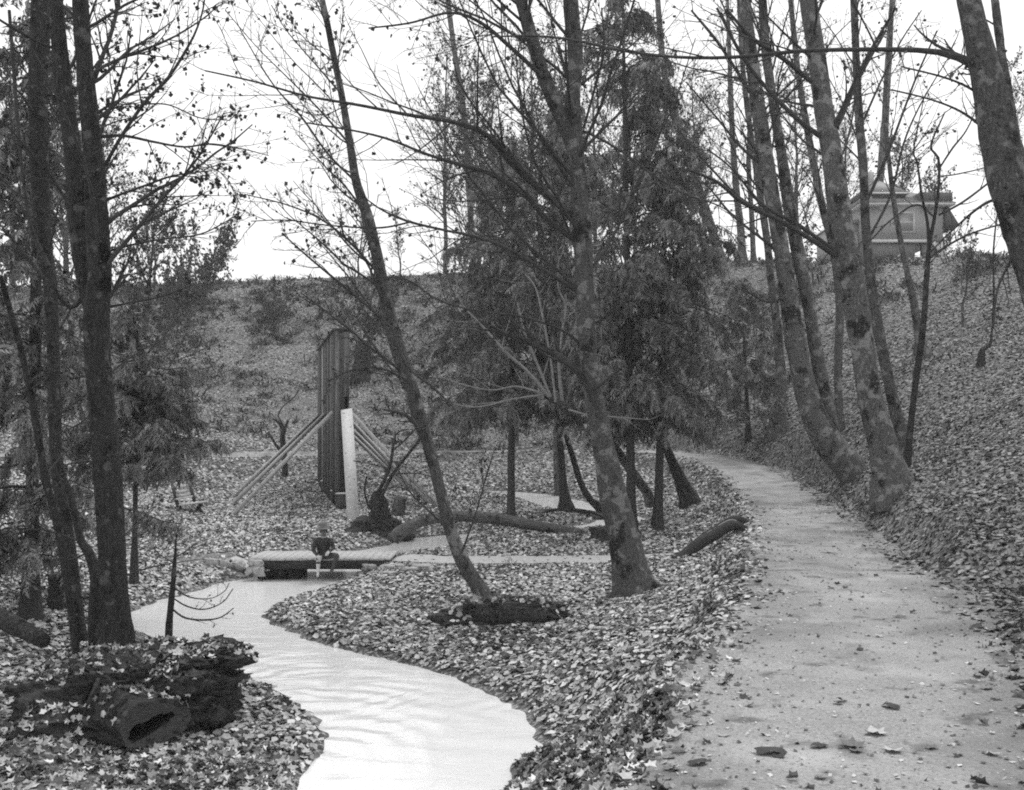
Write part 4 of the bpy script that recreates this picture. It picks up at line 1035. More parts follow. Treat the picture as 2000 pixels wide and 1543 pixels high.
# ------------------------------------------------------------------ brush on the hill (uncountable)
def brush():
    VV = []; TT = []; TN = []; o = 0
    x, y = scatter(58, 91, 3.2); sel = wave(x, y * 1.8, 2.6, 31) + .5 * wave(x, y * 1.5, .9, 32) + .35 * rng.standard_normal(len(x)) < -.05 + np.clip((y - 72) / 16, 0, .8)
    x, y = x[sel], y[sel]
    x2, y2 = scatter(12, 57, .12); k = (lerp_grid(GSD, x2, y2) > .5) & (lerp_grid(GPD, x2, y2) > .6) & (lerp_grid(GBD, x2, y2) > .5) & (np.abs(wave(x2, y2, 3, 41)) > .9)
    x = np.concatenate([x, x2[k]]); y = np.concatenate([y, y2[k]])
    for i in range(len(x)):
        near = y[i] < 57
        n = 13 if not near else 26
        h = rng.uniform(.12, .55) * (1 + .5 * (rng.random() < .15)) if not near else rng.uniform(.12, .35)
        z = float(H(x[i], y[i]))
        a = rng.random(n) * 6.28; r = h * rng.uniform(.4, 2.0, n)
        b = np.stack([x[i] + .15 * rng.standard_normal(n), y[i] + .15 * rng.standard_normal(n), np.full(n, z - .03)], 1)
        tip = b + np.stack([np.cos(a) * r, np.sin(a) * r, h * rng.uniform(.1, 1.1, n)], 1)
        mid = (b + tip) / 2 + np.array([0, 0, h * .25])
        wd = (.045 if not near else .012) * rng.uniform(.4, 1.4, n)
        s = np.stack([-np.sin(a) * wd, np.cos(a) * wd, 0 * a], 1)
        V = np.stack([b - s * .3, b + s * .3, mid + s, mid - s, tip], 1).reshape(-1, 3)
        k0 = (np.arange(n) * 5)[:, None]
        T = np.concatenate([k0 + np.array([[0, 1, 2]]), k0 + np.array([[0, 2, 3]]), k0 + np.array([[3, 2, 4]])])
        base_t = rng.uniform(.05, .2)
        VV.append(V); TT.append(T + o); TN.append(np.repeat(base_t * rng.uniform(.6, 1.8, n), 5)); o += len(V)
    ob = build('brush', np.concatenate(VV), None, np.concatenate(TT), MT['brush'], tone=np.concatenate(TN), smooth=False)
    tag(ob, 'low dark brambles and ferns growing over the hillside', 'undergrowth', kind='stuff')
brush()

# ------------------------------------------------------------------ left mound, logs, stumps
def blob(name, c, rx, ry, rz, m, parent=None, seed=1, amp=.12, nu=40, nv=24, pw=.75, origin=None, flat=-.3, freq=1.0, rough=.0):
    """lumpy squared-off dome"""
    u = np.linspace(0, 2 * math.pi, nu, endpoint=False); v = np.linspace(flat * math.pi / 2, math.pi / 2, nv)
    uu, vv = np.meshgrid(u, v)
    f = lambda a: np.sign(a) * np.abs(a) ** pw
    x = f(np.cos(vv)) * f(np.cos(uu)); y = f(np.cos(vv)) * f(np.sin(uu)); z = f(np.sin(vv))
    nz = 1 + amp * wave(x * freq + z * .7 * freq, y * freq - z * .5 * freq, .45, seed) + amp * .5 * wave(x * freq - z, y * freq + z, .16, seed + 1)
    if rough: nz = nz + rough * wave(x * 1.3 + z, y * 1.3 + z * .8, .05, seed + 2) + rough * .6 * np.random.default_rng(seed).standard_normal(x.shape)
    V = np.stack([c[0] + rx * x * nz, c[1] + ry * y * nz, c[2] + rz * z * (1 + .6 * (nz - 1))], -1).reshape(-1, 3)
    idx = np.arange(nu * nv).reshape(nv, nu)
    q = np.stack([idx[:-1], np.roll(idx[:-1], -1, 1), np.roll(idx[1:], -1, 1), idx[1:]], -1).reshape(-1, 4)
    return build(name, V, q, m=m, parent=parent, origin=origin)

def solid_log(name, P, R, m, parent=None, k=14, wob=.04, endm=None, origin=None):
    V, q, t = tubes(np.asarray(P)[None], np.asarray(R)[None], k, wob=wob, cap=True)
    o = build(name, V, q, t, m, parent, origin=origin)
    if endm is not None:
        o.data.materials.append(endm)
        for p in o.data.polygons:
            if len(p.vertices) == 3: p.material_index = 1; p.use_smooth = False
    return o

cm = on_plane(290, 1420, -1.22)
mroot = empty('earth_mound', (-4.4, 12.75, -1.2), 'mossy mound of old stump and earth under the left trees', 'mound')
mo = blob('moss_body', (-4.5, 12.95, -1.15), 1.1, 1.1, .78, MT['moss'], mroot, seed=51, amp=.15, nu=120, nv=60, pw=.72, rough=.05)
sl_ = blob('bark_slab', (-3.92, 13.0, -.52), .58, .6, .19, MT['rot'], mroot, seed=53, amp=.2, nu=70, nv=30, pw=.8, flat=-1, rough=.06)
sl2 = blob('root_shoulder', (-3.78, 12.7, -.98), .42, .45, .40, MT['rot'], mroot, seed=55, amp=.24, nu=70, nv=30, pw=.8, flat=-.6, rough=.08)
for i in range(14):
    a = rng.uniform(-2.9, -1.0); p = np.array([-4.4 + .9 * math.cos(a), 12.9 + .85 * math.sin(a), -.62 + rng.uniform(-.2, .1)])
    e = p + np.array([math.cos(a) * rng.uniform(.15, .5), math.sin(a) * .3, -rng.uniform(.2, .55)])
    P, R = resample([p, (p + e) / 2 + rng.normal(size=3) * .06, e], [.035, .025, .008], 8)
    V, q, _ = tubes(P[None], R[None], 6, wob=.12); build('root', V, q, m=MT['rot'], parent=mroot)

# hollow log with its sawn end to the camera
def hollow_log():
    a = Wp(304, 1424, 11.7); root = empty('hollow_log', tuple(a), 'sawn hollow log poking out of the mound at bottom left', 'log')
    d = Vector((-.74, .67, .0)).normalized(); sx = Vector((.67, .74, .03)).normalized(); up = d.cross(sx); up = -up if up.z < 0 else up
    k = 40
    def ring(off, rx, rz, w=.05, cx=0, cz=0, flat=.5, rot=0.0, ph=0.0):
        out = []
        for i in range(k):
            t = i * 6.2832 / k
            c, s_ = math.cos(t), math.sin(t)
            rr = 1 + w * math.sin(3 * t + 1 + ph) + w * .7 * math.sin(7 * t + ph) + w * .5 * math.sin(13 * t + 2)
            if s_ < 0: s_ *= flat
            c = math.copysign(abs(c) ** .8, c)
            x_, z_ = c * rx * rr, s_ * rz * rr
            x_, z_ = x_ * math.cos(rot) - z_ * math.sin(rot), x_ * math.sin(rot) + z_ * math.cos(rot)
            out.append(Vector(a) + d * off + sx * (x_ + cx) + up * (z_ + cz))
        return out
    V = []; Q = []
    R_ = [ring(1.1, .30, .26, .12, cz=-.12), ring(.95, .36, .30, .14, cz=-.1, ph=2), ring(.8, .42, .34, .1, cz=-.06, ph=1.2), ring(.67, .44, .36, .12, cz=-.03, ph=.1), ring(.55, .46, .36, .1, ph=.4), ring(.42, .44, .35, .12, ph=1.5), ring(.3, .43, .35, .09, ph=.9), ring(.2, .44, .35, .1, ph=.4), ring(.12, .43, .34, .07, ph=.2), ring(0, .41, .33)]
    _o = [ring(1.1, .30, .26, .12, cz=-.12), ring(.8, .42, .34, .1, cz=-.06, ph=1.2), ring(.55, .46, .36, .1, ph=.4), ring(.3, .43, .35, .09, ph=.9), ring(.12, .43, .34, .07, ph=.2), ring(0, .41, .33)]
    for r in R_: V += r
    for j in range(len(R_) - 1):
        for i in range(k): Q.append((j * k + i, j * k + (i + 1) % k, (j + 1) * k + (i + 1) % k, (j + 1) * k + i))
    V = np.array([tuple(v) for v in V]); V[:-2 * k] += rng.standard_normal(V[:-2 * k].shape) * .014
    bark_ = build('bark', V, np.array(Q), m=MT['rot'], parent=root)
    op = dict(w=.12, cx=-.05, cz=.0, flat=.3, rot=.3)
    V = ring(0, .41, .33) + ring(.02, .27, .13, **op); Q = [(i, (i + 1) % k, k + (i + 1) % k, k + i) for i in range(k)]
    build('cut_face', np.array(V), np.array(Q), m=MT['cutwood'], parent=root, smooth=False)
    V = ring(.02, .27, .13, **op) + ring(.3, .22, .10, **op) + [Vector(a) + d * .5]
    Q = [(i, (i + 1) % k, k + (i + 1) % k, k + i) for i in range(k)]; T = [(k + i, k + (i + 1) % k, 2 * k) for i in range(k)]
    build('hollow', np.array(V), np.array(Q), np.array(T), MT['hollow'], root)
    return bark_
log_bark = hollow_log()

# leaves lying on the mound, one object each
def mound_leaves():
    dg = bpy.context.evaluated_depsgraph_get()
    V = []; Fc = []; o = 0
    for ob in (mo, sl_, sl2, log_bark):
        mw = Matrix.Translation(ob.parent.location)
        V += [mw @ v.co for v in ob.data.vertices]; Fc += [tuple(i + o for i in p.vertices) for p in ob.data.polygons]; o = len(V)
    bvh = BVHTree.FromPolygons(V, Fc)
    meshes = []
    for c in range(4):
        for mm in (MT['leaf_pale'], MT['leaf_mid'], MT['leaf_pale']):
            A, T = LEAF_NEAR[c]; me = bpy.data.meshes.new('fallen_leaf'); me.from_pydata([tuple(v) for v in A], [], [tuple(map(int, t)) for t in T]); me.materials.append(mm); meshes.append(me)
    n = 0
    while n < 130:
        x = -5.9 + 2.9 * rng.random(); y = 11.7 + 2.4 * rng.random()
        h = bvh.ray_cast(Vector((x, y, 3)), Vector((0, 0, -1)))
        if h[0] is None or h[1].z < .35 or h[0].z < H(x, y) + .05: continue
        if rng.random() > np.exp(-((x + 4.3) / .85) ** 2) * .9 + .25: continue
        mi = int(rng.integers(0, 12)); ob = bpy.data.objects.new('fallen_leaf', meshes[mi]); COL.objects.link(ob)
        nn = (h[1] + Vector(rng.standard_normal(3) * .28)).normalized()
        ob.rotation_mode = 'QUATERNION'; ob.rotation_quaternion = nn.to_track_quat('Z', 'Y') @ Euler((0, 0, rng.random() * 6.28)).to_quaternion()
        ob.location = h[0] + h[1] * .02; s = rng.uniform(.08, .18); ob.scale = (s, s, s)
        tag(ob, 'dull fallen maple leaf lying on the mossy mound' if mi % 3 == 1 else 'pale fallen maple leaf lying on the mossy mound', 'leaf', 'dull leaves on the mossy mound' if mi % 3 == 1 else 'pale leaves on the mossy mound')
        n += 1
    pos = []; nr = []
    while len(pos) < 1700:
        x = -5.7 + 2.8 * rng.random(); y = 11.4 + 2.8 * rng.random()
        h = bvh.ray_cast(Vector((x, y, 3)), Vector((0, 0, -1)))
        if h[0] is None or h[1].z < .35 or wave(np.array(x), np.array(y), .3, 91) < -.15: continue
        pos.append(h[0] + h[1] * .012); nr.append(h[1])
    pos = np.array([tuple(p) for p in pos]); nr = np.array([tuple(p) for p in nr]); m = len(pos)
    VV = []; TT = []; TN = []; o = 0
    ch = rng.integers(0, 4, m); tone = leaf_tone(m, .4)
    for c in range(4):
        sel = ch == c
        A, T, k = place(LEAF_NEAR[c], pos[sel], rng.uniform(.04, .13, sel.sum()), nr[sel], .4)
        VV.append(A); TT.append(T + o); TN.append(np.repeat(tone[sel], k)); o += len(A)
    ob = build('leaf_litter', np.concatenate(VV), None, np.concatenate(TT), MT['litter'], tone=np.concatenate(TN), smooth=False)
    tag(ob, 'small fallen leaves matted over the mossy mound at left', 'leaf litter', kind='stuff')
mound_leaves()

# log at the left edge
p0 = Wp(-40, 1190, 14.6); p1 = Wp(85, 1252, 13.7)
P, R = resample([p0, (p0 + p1) / 2 + np.array([0, 0, .02]), p1], [.13, .125, .10], 12)
tag(solid_log('fallen_log', P, R, MT['rot'], endm=MT['cutwood'], origin=tuple(P[0])), 'dark fallen log lying at the left edge beside the slim stem', 'log')
# stump behind the left trees
def stump(name, label, px, py, w0, w1, h, bark='rot', top='cutwood', lean=(0, 0)):
    b = gpt(px, py); Y = b[1]; r0 = w0 / 2 / F * Y; r1 = w1 / 2 / F * Y; hh = h / F * Y
    P, R = resample([b + np.array([0, 0, -.2]), b + np.array([lean[0] * .3, 0, hh * .3]), b + np.array([lean[0], lean[1], hh])], [r0 * 1.15, r0 * .85, r1], 10)
    o = solid_log(name, P, R, MT[bark], endm=MT[top], wob=.09, origin=tuple(b))
    return tag(o, label, 'stump')
stump('tree_stump', 'dark stump behind the slim left stem', 118, 1190, 56, 40, 70)
stump('tree_stump', 'broad dark stump with shoots behind the plank wall top', 704, 745, 40, 22, 80, 'rot', 'rot', lean=(.25, 0))
stump('tree_stump', 'small tilted stump at the foot of the hill above the bench', 362, 838, 26, 14, 42, 'rot', lean=(-.5, 0))
stump('split_stump', 'pale split stump between the brace feet and the root mass', 776, 1008, 34, 24, 38, 'log', 'cutwood', lean=(.15, 0))
stump('low_stump', 'sawn low stump at the base of the rails above the footpath', 1180, 1052, 60, 52, 22, 'rot')

# rotten log with ferns at the foot of the slender tree
b = gpt(1000, 1222)
rl = empty('rotten_log', tuple(b), 'short rotten log topped with ferns beside the slender leaning tree', 'log')
P, R = resample([b + np.array([-.62, .35, .1]), b + np.array([0, .2, .15]), b + np.array([.62, .12, .12])], [.17, .21, .18], 12)
solid_log('wood', P, R, MT['rot'], rl, wob=.1, endm=MT['cutwood'])
cushion = blob('moss_cushion', (b[0] - .15, b[1] + .55, b[2] + .06), .95, .45, .3, MT['moss'], rl, seed=61, amp=.22, nu=60, nv=30, rough=.05)
pos = []; nrl = []
for v in cushion.data.vertices:
    if v.normal.z > .35 and rng.random() < .28: pos.append(v.co + rl.location); nrl.append(v.normal)
pos = np.array([tuple(p) for p in pos]) + np.array([0, 0, .02]); nrl = np.array([tuple(p) for p in nrl])
V, T, k_l = place(LEAF_MID, pos, rng.uniform(.06, .15, len(pos)), nrl, .4)
ob = build('leaf_litter', V, None, T, MT['litter'], tone=np.repeat(leaf_tone(len(pos), .3), k_l), smooth=False)
tag(ob, 'pale fallen leaves caught on the ferny rotten log', 'leaf litter', kind='stuff')
def fern(root, c, n, ln, seed):
    r = np.random.default_rng(seed); VV = []; TT = []; TN = []; o = 0
    for i in range(n):
        a = r.random() * 6.28; el = r.uniform(.4, 1.2); l_ = ln * r.uniform(.6, 1.2)
        d = np.array([math.cos(a), math.sin(a), 0]); s = np.array([-math.sin(a), math.cos(a), 0])
        for t in np.linspace(.15, 1, 9):
            p = c + d * l_ * t * math.cos(el) + np.array([0, 0, l_ * (math.sin(el) * t - .55 * t * t)])
            w_ = .12 * ln * (1.1 - t) * 2
            for sg in (-1, 1):
                q_ = p + s * sg * w_ + d * w_ * .5 + np.array([0, 0, -.02])
                VV += [p - d * .012, p + d * .012, q_]; TT.append((o, o + 1, o + 2)); TN += [r.uniform(.03, .09)] * 3; o += 3
    return build('fern_fronds', np.array(VV), None, np.array(TT), MT['brush'], parent=root, tone=np.repeat(np.array(TN)[::3], 3), smooth=False, kind='stuff')
fern(rl, np.array([b[0] - .75, b[1] + .4, b[2] + .22]), 26, .42, 7); fern(rl, np.array([b[0], b[1] + .5, b[2] + .32]), 30, .45, 8); fern(rl, np.array([b[0] + .7, b[1] + .4, b[2] + .2]), 22, .4, 9)
fern(rl, np.array([b[0] - .3, b[1] + .35, b[2] + .3]), 34, .5, 5); fern(rl, np.array([b[0] + .35, b[1] + .3, b[2] + .3]), 26, .45, 6)

# arched log over the stream with its root mass
yl = 32.2
P, R = trace([(768, 1054, 26), (790, 1034, 26), (830, 1016, 22), (880, 1009, 21), (930, 1010, 21), (980, 1015, 22), (1030, 1024, 21), (1080, 1033, 20), (1135, 1043, 18)], yl, yl + .3, 30)
tag(solid_log('arched_log', P, R, MT['log'], k=16, wob=.055, endm=MT['cutwood'], origin=tuple(P[0])), 'long arched fallen log bridging the stream behind the footpath', 'log')
rm = gpt(735, 1048)
rr_ = empty('root_mass', tuple(rm), 'upturned root mass with dark upright shoots beside the plank wall', 'root mass')
blob('earth', (rm[0], rm[1] + .8, rm[2] + .05), .95, .65, .5, MT['moss'], rr_, seed=71, amp=.22, pw=.85)
blob('root_crown', (rm[0] + .0, rm[1] + .7, rm[2] + .7), .3, .3, .6, MT['rot'], rr_, seed=73, amp=.25, pw=.9)
ys = rm[1] + .5
for pts in ([(722, 995, 10), (745, 950, 8), (762, 910, 7), (768, 870, 6), (775, 845, 4), (798, 838, 3)], [(735, 990, 9), (765, 930, 7), (795, 890, 6), (815, 865, 5), (822, 850, 3)],
            [(720, 990, 5), (712, 960, 4), (716, 930, 3)], [(768, 880, 3), (790, 860, 3), (812, 838, 2)], [(760, 915, 3), (720, 905, 2), (690, 900, 2)], [(775, 925, 3), (820, 925, 2), (850, 935, 2)]):
    P, R = trace(pts, ys, None, 14)
    V, q, _ = tubes(P[None], R[None], 7, wob=.06)
    build('shoot', V, q, m=MT['bark_dark'], parent=rr_)
rng_keep = rng
for i in range(9):
    a = rng.uniform(-2.6, -.4); l_ = rng.uniform(.6, 1.1)
    p = np.array([rm[0] + rng.uniform(-.6, .6), rm[1] + .5, rm[2] + .5])
    e = p + np.array([math.cos(a) * l_, math.sin(a) * .5, -.45])
    P, R = resample([p, (p + e) / 2 + np.array([0, -.1, .12]), e], [.05, .035, .02], 8)
    V, q, _ = tubes(P[None], R[None], 6, wob=.1); build('root', V, q, m=MT['rot'], parent=rr_)

# rooty mound under the middle cedars
rb = gpt(1150, 1040)
rbm = empty('rooty_mound', tuple(rb), 'low rooty mound carrying the middle cedar stems', 'mound')
blob('earth', (rb[0] - .6, bD[1] + .1, bD[2] - .32), 2.2, 1.1, .42, MT['moss'], rbm, seed=81, amp=.12, nu=60, nv=20, pw=.9)
for i in range(8):
    a = math.pi * (1 + i / 7) + rng.normal() * .1
    p = np.array([bD[0], bD[1] - .1, bD[2] + .12]); e = p + np.array([math.cos(a) * rng.uniform(1, 2.1), math.sin(a) * .9, -.3])
    P, R = resample([p, (p + e) / 2 + np.array([0, 0, .09]), e], [.09, .05, .025], 10)
    V, q, _ = tubes(P[None], R[None], 6, wob=.08); build('root', V, q, m=MT['bark_dark'], parent=rbm)

# snag behind the left braces
sp = gpt(556, 930); ysn = sp[1]
sn = empty('dead_snag', tuple(sp), 'blackened forked snag standing behind the left braces', 'snag')
for i, (nm, pts) in enumerate([('trunk', [(556, 934, 13), (556, 900, 12), (553, 870, 12), (552, 850, 11), (556, 835, 9)]), ('limb', [(552, 885, 7), (540, 870, 6), (530, 855, 5), (524, 845, 5)]),
                           ('limb', [(556, 840, 7), (548, 830, 6), (540, 822, 5), (533, 818, 4)]), ('limb', [(556, 838, 6), (560, 828, 5), (562, 820, 4)]),
                           ('limb', [(556, 838, 4), (546, 818, 3), (543, 812, 3), (552, 795, 2), (575, 775, 2), (583, 762, 2)])]):
    P, R = trace(pts, ysn, None, 14)
    if i == 0: P[0, 2] -= .3
    o = solid_log(nm, P, R, MT['bark_dark'], sn, k=8, wob=.08)

# small sapling with drooping twigs by the water
sb = Wp(335, 1222, 13.9)
tree('cedar_sapling', 'small bare sapling with drooping curved twigs in front of the water', [([(330, 1222, 13), (334, 1180, 12), (338, 1140, 10), (341, 1100, 8), (343, 1070, 4), (345, 1040, 2)], 13.9, 13.9)],
     [([(337, 1190, 4), (360, 1206, 4), (395, 1211, 4), (430, 1206, 3), (456, 1188, 2)], 13.9, 13.7), ([(338, 1168, 3), (365, 1184, 3), (400, 1190, 3), (435, 1176, 2), (455, 1150, 2)], 13.9, 13.6), ([(340, 1148, 3), (370, 1166, 3), (410, 1169, 2), (438, 1155, 2), (448, 1138, 1.5)], 13.9, 14.0),
      ([(340, 1100, 3), (315, 1085, 2), (300, 1070, 2)], 13.9, 13.7), ([(341, 1090, 3), (365, 1075, 2), (385, 1060, 2)], 13.9, 14.1)],
     base=sb, bark='bark_dark', levels=((0, 1, 1, 0), (4, .35), (3, .45)), leaf=(.4, .03, (.03, .08)), flare=1.1, kt=8, rmin=.002)

# ------------------------------------------------------------------ plank wall with braces
zt = EYE + 205 / F * 42
def plank_wall():
    nA = np.array([-6.9, 42.0]); fA = np.array([-9.45, 52.5])
    d = (fA - nA) / np.linalg.norm(fA - nA); nrm = np.array([-d[1], d[0]])          # towards the left
    ln = np.linalg.norm(fA - nA)
    root = empty('plank_wall', (nA[0], nA[1], float(H(*nA))), 'tall freestanding wall of weathered vertical planks held up by braces', 'plank wall')
    th = .5
    def corner(s, off): return nA + d * s - nrm * off
    # planks on both faces
    s = 0.02; i = 0
    while s < ln:
        wd = .26 + .1 * rng.random(); e = min(s + wd, ln)
        for face in (0, 1):
            o0 = -.03 - .02 * rng.random() if face == 0 else th
            z0 = float(H(*corner(s, 0))) + rng.choice([.05, .1, .5, .75], p=[.5, .2, .2, .1]) if face == 0 else float(H(*corner(s, 0)))
            a = corner(s, o0); b_ = corner(e - .012, o0); c = corner(e - .012, o0 + .045); dd = corner(s, o0 + .045)
            mb = MB(); zz = zt - .03 - .02 * rng.random()
            mb.hexa([(*a, z0), (*b_, z0), (*c, z0), (*dd, z0), (*a, zz), (*b_, zz), (*c, zz), (*dd, zz)])
            mb.build('plank', MT[['plank_grey', 'plank_dark', 'brace'][rng.choice(3, p=[.66, .3, .04])]], root)
        s = e; i += 1
    for s in (.15, ln * .34, ln * .67, ln - .15):                # posts inside
        mb = MB(); c = corner(s, th / 2); z0 = float(H(*c)) - .3
        mb.box(c[0] - .14, c[0] + .14, c[1] - .14, c[1] + .14, z0, zt - .05); mb.build('post', MT['plank_dark'], root)
    # end boards
    for (o0, o1, z0, z1, mm) in ((.0, .15, zt - 6.75, zt - .02, 'plank_grey'), (.17, .33, zt - 6.0, zt + .10, 'plank_dark'), (.35, .5, zt - 2.6, zt - .05, 'plank_grey')):
        mb = MB(); a = corner(-.05, o0 - .02); b_ = corner(-.05, o1); c = corner(0, o1); dd = corner(0, o0 - .02)
        g_ = float(H(*a)); z0 = max(z0, g_ - .1)
        mb.hexa([(*a, z0), (*b_, z0), (*c, z0), (*dd, z0), (*a, z1), (*b_, z1), (*c, z1), (*dd, z1)]); mb.build('end_board', MT[mm], root)
    mb = MB(); a = corner(-.08, -.1); b_ = corner(ln + .05, -.1); c = corner(ln + .05, th + .1); dd = corner(-.08, th + .1)
    mb.hexa([(*a, zt), (*b_, zt), (*c, zt), (*dd, zt), (*a, zt + .07), (*b_, zt + .07), (*c, zt + .07), (*dd, zt + .07)]); mb.build('cap_board', MT['plank_dark'], root)
    # bleached leaning plank at the near end
    top = Wp(677, 800, 41.7); bot = gpt(691, 1018)
    mb = MB(); mb.bar(bot + np.array([0, 0, -.15]), top, .44, .07, up=(0, 1, 0)); o = mb.build('leaning_plank', MT['plank_white'], root); o['label'] = 'bleached white plank leaning on the wall end'
    # sawn post stubs with pale tops
    for px, py, ww, hh in ((640, 962, 24, 22), (659, 985, 22, 26), (668, 995, 20, 30)):
        Yp = hit(px, py); pz = Wp(px, py, Yp); r_ = ww / 2 / F * Yp; h_ = hh / F * Yp
        mb = MB(); mb.box(pz[0] - r_, pz[0] + r_, pz[1] - .2, pz[1] + .2, pz[2] - .2, pz[2] + h_); st = mb.build('post_stub', MT['plank_dark'], root)
        mb = MB(); mb.box(pz[0] - r_ - .02, pz[0] + r_ + .02, pz[1] - .22, pz[1] + .22, pz[2] + h_ + .002, pz[2] + h_ + .05); mb.build('sawn_top', MT['plank_white'], root)
    # braces
    zb = EYE + 45 / F * 42
    for s, foot in ((.1, (453, 1008)), (ln * .45, (452, 986)), (ln * .9, (453, 972))):
        c = corner(s, -.1); f = gpt(*foot)
        mb = MB(); mb.bar(f, (c[0], c[1], zb), .09, .14); br = mb.build('brace', MT['brace'], root)
    for s, foot in ((.1, (856, 992)), (ln * .3, (838, 984)), (ln * .6, (822, 972)), (ln * .9, (800, 958))):
        c = corner(s, th + .1); f = gpt(*foot)
        mb = MB(); mb.bar(f, (c[0], c[1], zb), .09, .14); br = mb.build('brace', MT['brace'], root)
plank_wall()

# ------------------------------------------------------------------ bridge and stones
YB = 26.6
zd = EYE - (1091 - HOR) / F * YB
xl, xr = Wp(483, 1091, YB)[0], Wp(762, 1091, YB)[0]
br = empty('plank_bridge', ((xl + xr) / 2, YB + .8, zd - .25), 'low plank footbridge with a dark edge beam crossing the stream', 'bridge')
x = xl; 
while x < xr - .05:
    wd = min(.13 + .09 * rng.random(), xr - x)
    mb = MB(); mb.box(x, x + wd - .003, YB + .005 + .05 * rng.random(), YB + 1.75 + .08 * rng.random(), zd - .05, zd + .002 * rng.random()); mb.build('plank', MT['deck'], br); x += wd
for yy in (YB + .04, YB + 1.55):
    mb = MB(); mb.box(xl + .02, xr - .03, yy, yy + .16, zd - .27, zd - .052); mb.build('beam', MT['beam'], br)
mb = MB(); mb.box(xl + .2, xl + 1.2, YB + .25, YB + 1.5, zd - .75, zd - .275); mb.build('abutment', MT['rot'], br)
STN = [(412, 1098, 26, 16), (441, 1100, 28, 18), (462, 1103, 34, 18), (500, 1098, 30, 12), (498, 1112, 36, 18), (520, 1108, 14, 10), (722, 1106, 30, 11), (715, 1122, 36, 14), (742, 1128, 18, 8), (757, 1108, 30, 11), (778, 1106, 26, 10), (800, 1112, 30, 10), (824, 1108, 44, 14), (760, 1120, 30, 9)]
SLAB = ['pale round stone farthest left of the bridge', 'second pale stone from the far left, by the bridge', 'large smooth pale stone left of the bridge', 'flat upper stone under the left bridge end', 'big grey boulder at the left foot of the bridge', 'small stone tucked under the left bridge end',
        'flat pale stone under the right bridge end', 'pale boulder at the water under the right bridge end', 'small dark stone at the water right of the bridge', 'flat stone just past the right bridge end', 'low stone right of the flat stone past the bridge', 'low grey stone between footpath and leafy flat', 'long dark slab of stone farthest right of the bridge', 'flat stone half buried below the right bridge end']
for i, ((px, py, sw, sh), lb) in enumerate(zip(STN, SLAB)):
    Y = YB - .15 + .3 * rng.random() if i in (3, 4, 5, 6, 7) else hit(px, py + sh / 2) + .1
    p = Wp(px, py, Y)
    rx = sw / 2 / F * Y; rz = sh / 2 / F * Y
    o = blob('stone', tuple(p - np.array([0, 0, rz * .3])), rx, rx * .7, rz * 1.25, MT['stone'], None, seed=200 + i, amp=.16, nu=26, nv=16, pw=.66, flat=-1, origin=tuple(p), rough=.03)
    tag(o, lb, 'stone', 'stones around the bridge ends')

# ------------------------------------------------------------------ rail logs beside the footpath
def rail(name, label, a, c, e, rad):
    p0 = gpt(*a); p2 = Wp(c[0], c[1], hit(*e)); p3 = gpt(*e)
    up = rad * .7
    pts = [p0 + np.array([0, 0, up - .15]), p0 * .66 + p2 * .34 + np.array([0, 0, .03]), p0 * .33 + p2 * .67 + np.array([0, 0, .03]), p2, p3 + np.array([.08, 0, .02])]
    P, R = resample(pts, [rad * .95, rad, rad, rad * .98, rad * .55], 24)
    root = empty(name, tuple(p0), label, 'rail')
    solid_log('log', P, R, MT['rail'], root, k=14, wob=.02)
    Q = P.copy(); Q[:, 2] += R * .9
    V, q, t = tubes(Q[None, 1:-3], (R * 0 + .028)[None, 1:-3], 6, cap=True)
    build('pale_top_edge', V, q, t, MT['rail_top'], root)  # paler strip along the top of the log
rail('log_rail', 'nearer of two dark log rails climbing from footpath to gravel path', (1322, 1092), (1428, 1026), (1452, 1036), .135)
rail('log_rail', 'farther of two dark log rails climbing from footpath to gravel path', (1336, 1078), (1436, 1015), (1458, 1024), .12)

# ------------------------------------------------------------------ bench
bp = gpt(372, 998); sY = bp[1] / F
be = empty('park_bench', tuple(bp), 'small weathered slatted bench on the leafy flat left of the plank wall', 'bench')
def bl(px, py, dy=0): return Wp(px, py, bp[1] + dy)
for pts in (((344, 975), (378, 969), .35), ((352, 986), (400, 980), -.1)):
    a = bl(*pts[0], pts[2]); c = bl(*pts[1], pts[2]); mb = MB(); mb.bar(a, c, .34, .07); mb.build('seat_slat', MT['plank_white'], be)
for pts in (((340, 962), (372, 958)), ((339, 952), (370, 948)), ((342, 970), (374, 965))):
    a = bl(*pts[0], .6); c = bl(*pts[1], .6); mb = MB(); mb.bar(a, c, .04, .13); mb.build('back_slat', MT['plank_white'], be)
for a, c, da, dc in (((336, 945), (346, 985), .62, .2), ((370, 944), (380, 980), .62, .2), ((346, 984), (348, 1000), .1, .1), ((386, 990), (401, 1008), .1, -.2), ((394, 984), (384, 996), -.1, .2), ((350, 988), (358, 1004), -.15, -.2)):
    mb = MB(); mb.bar(bl(*a, da), bl(*c, dc), .09, .09); mb.build('leg', MT['beam'], be)

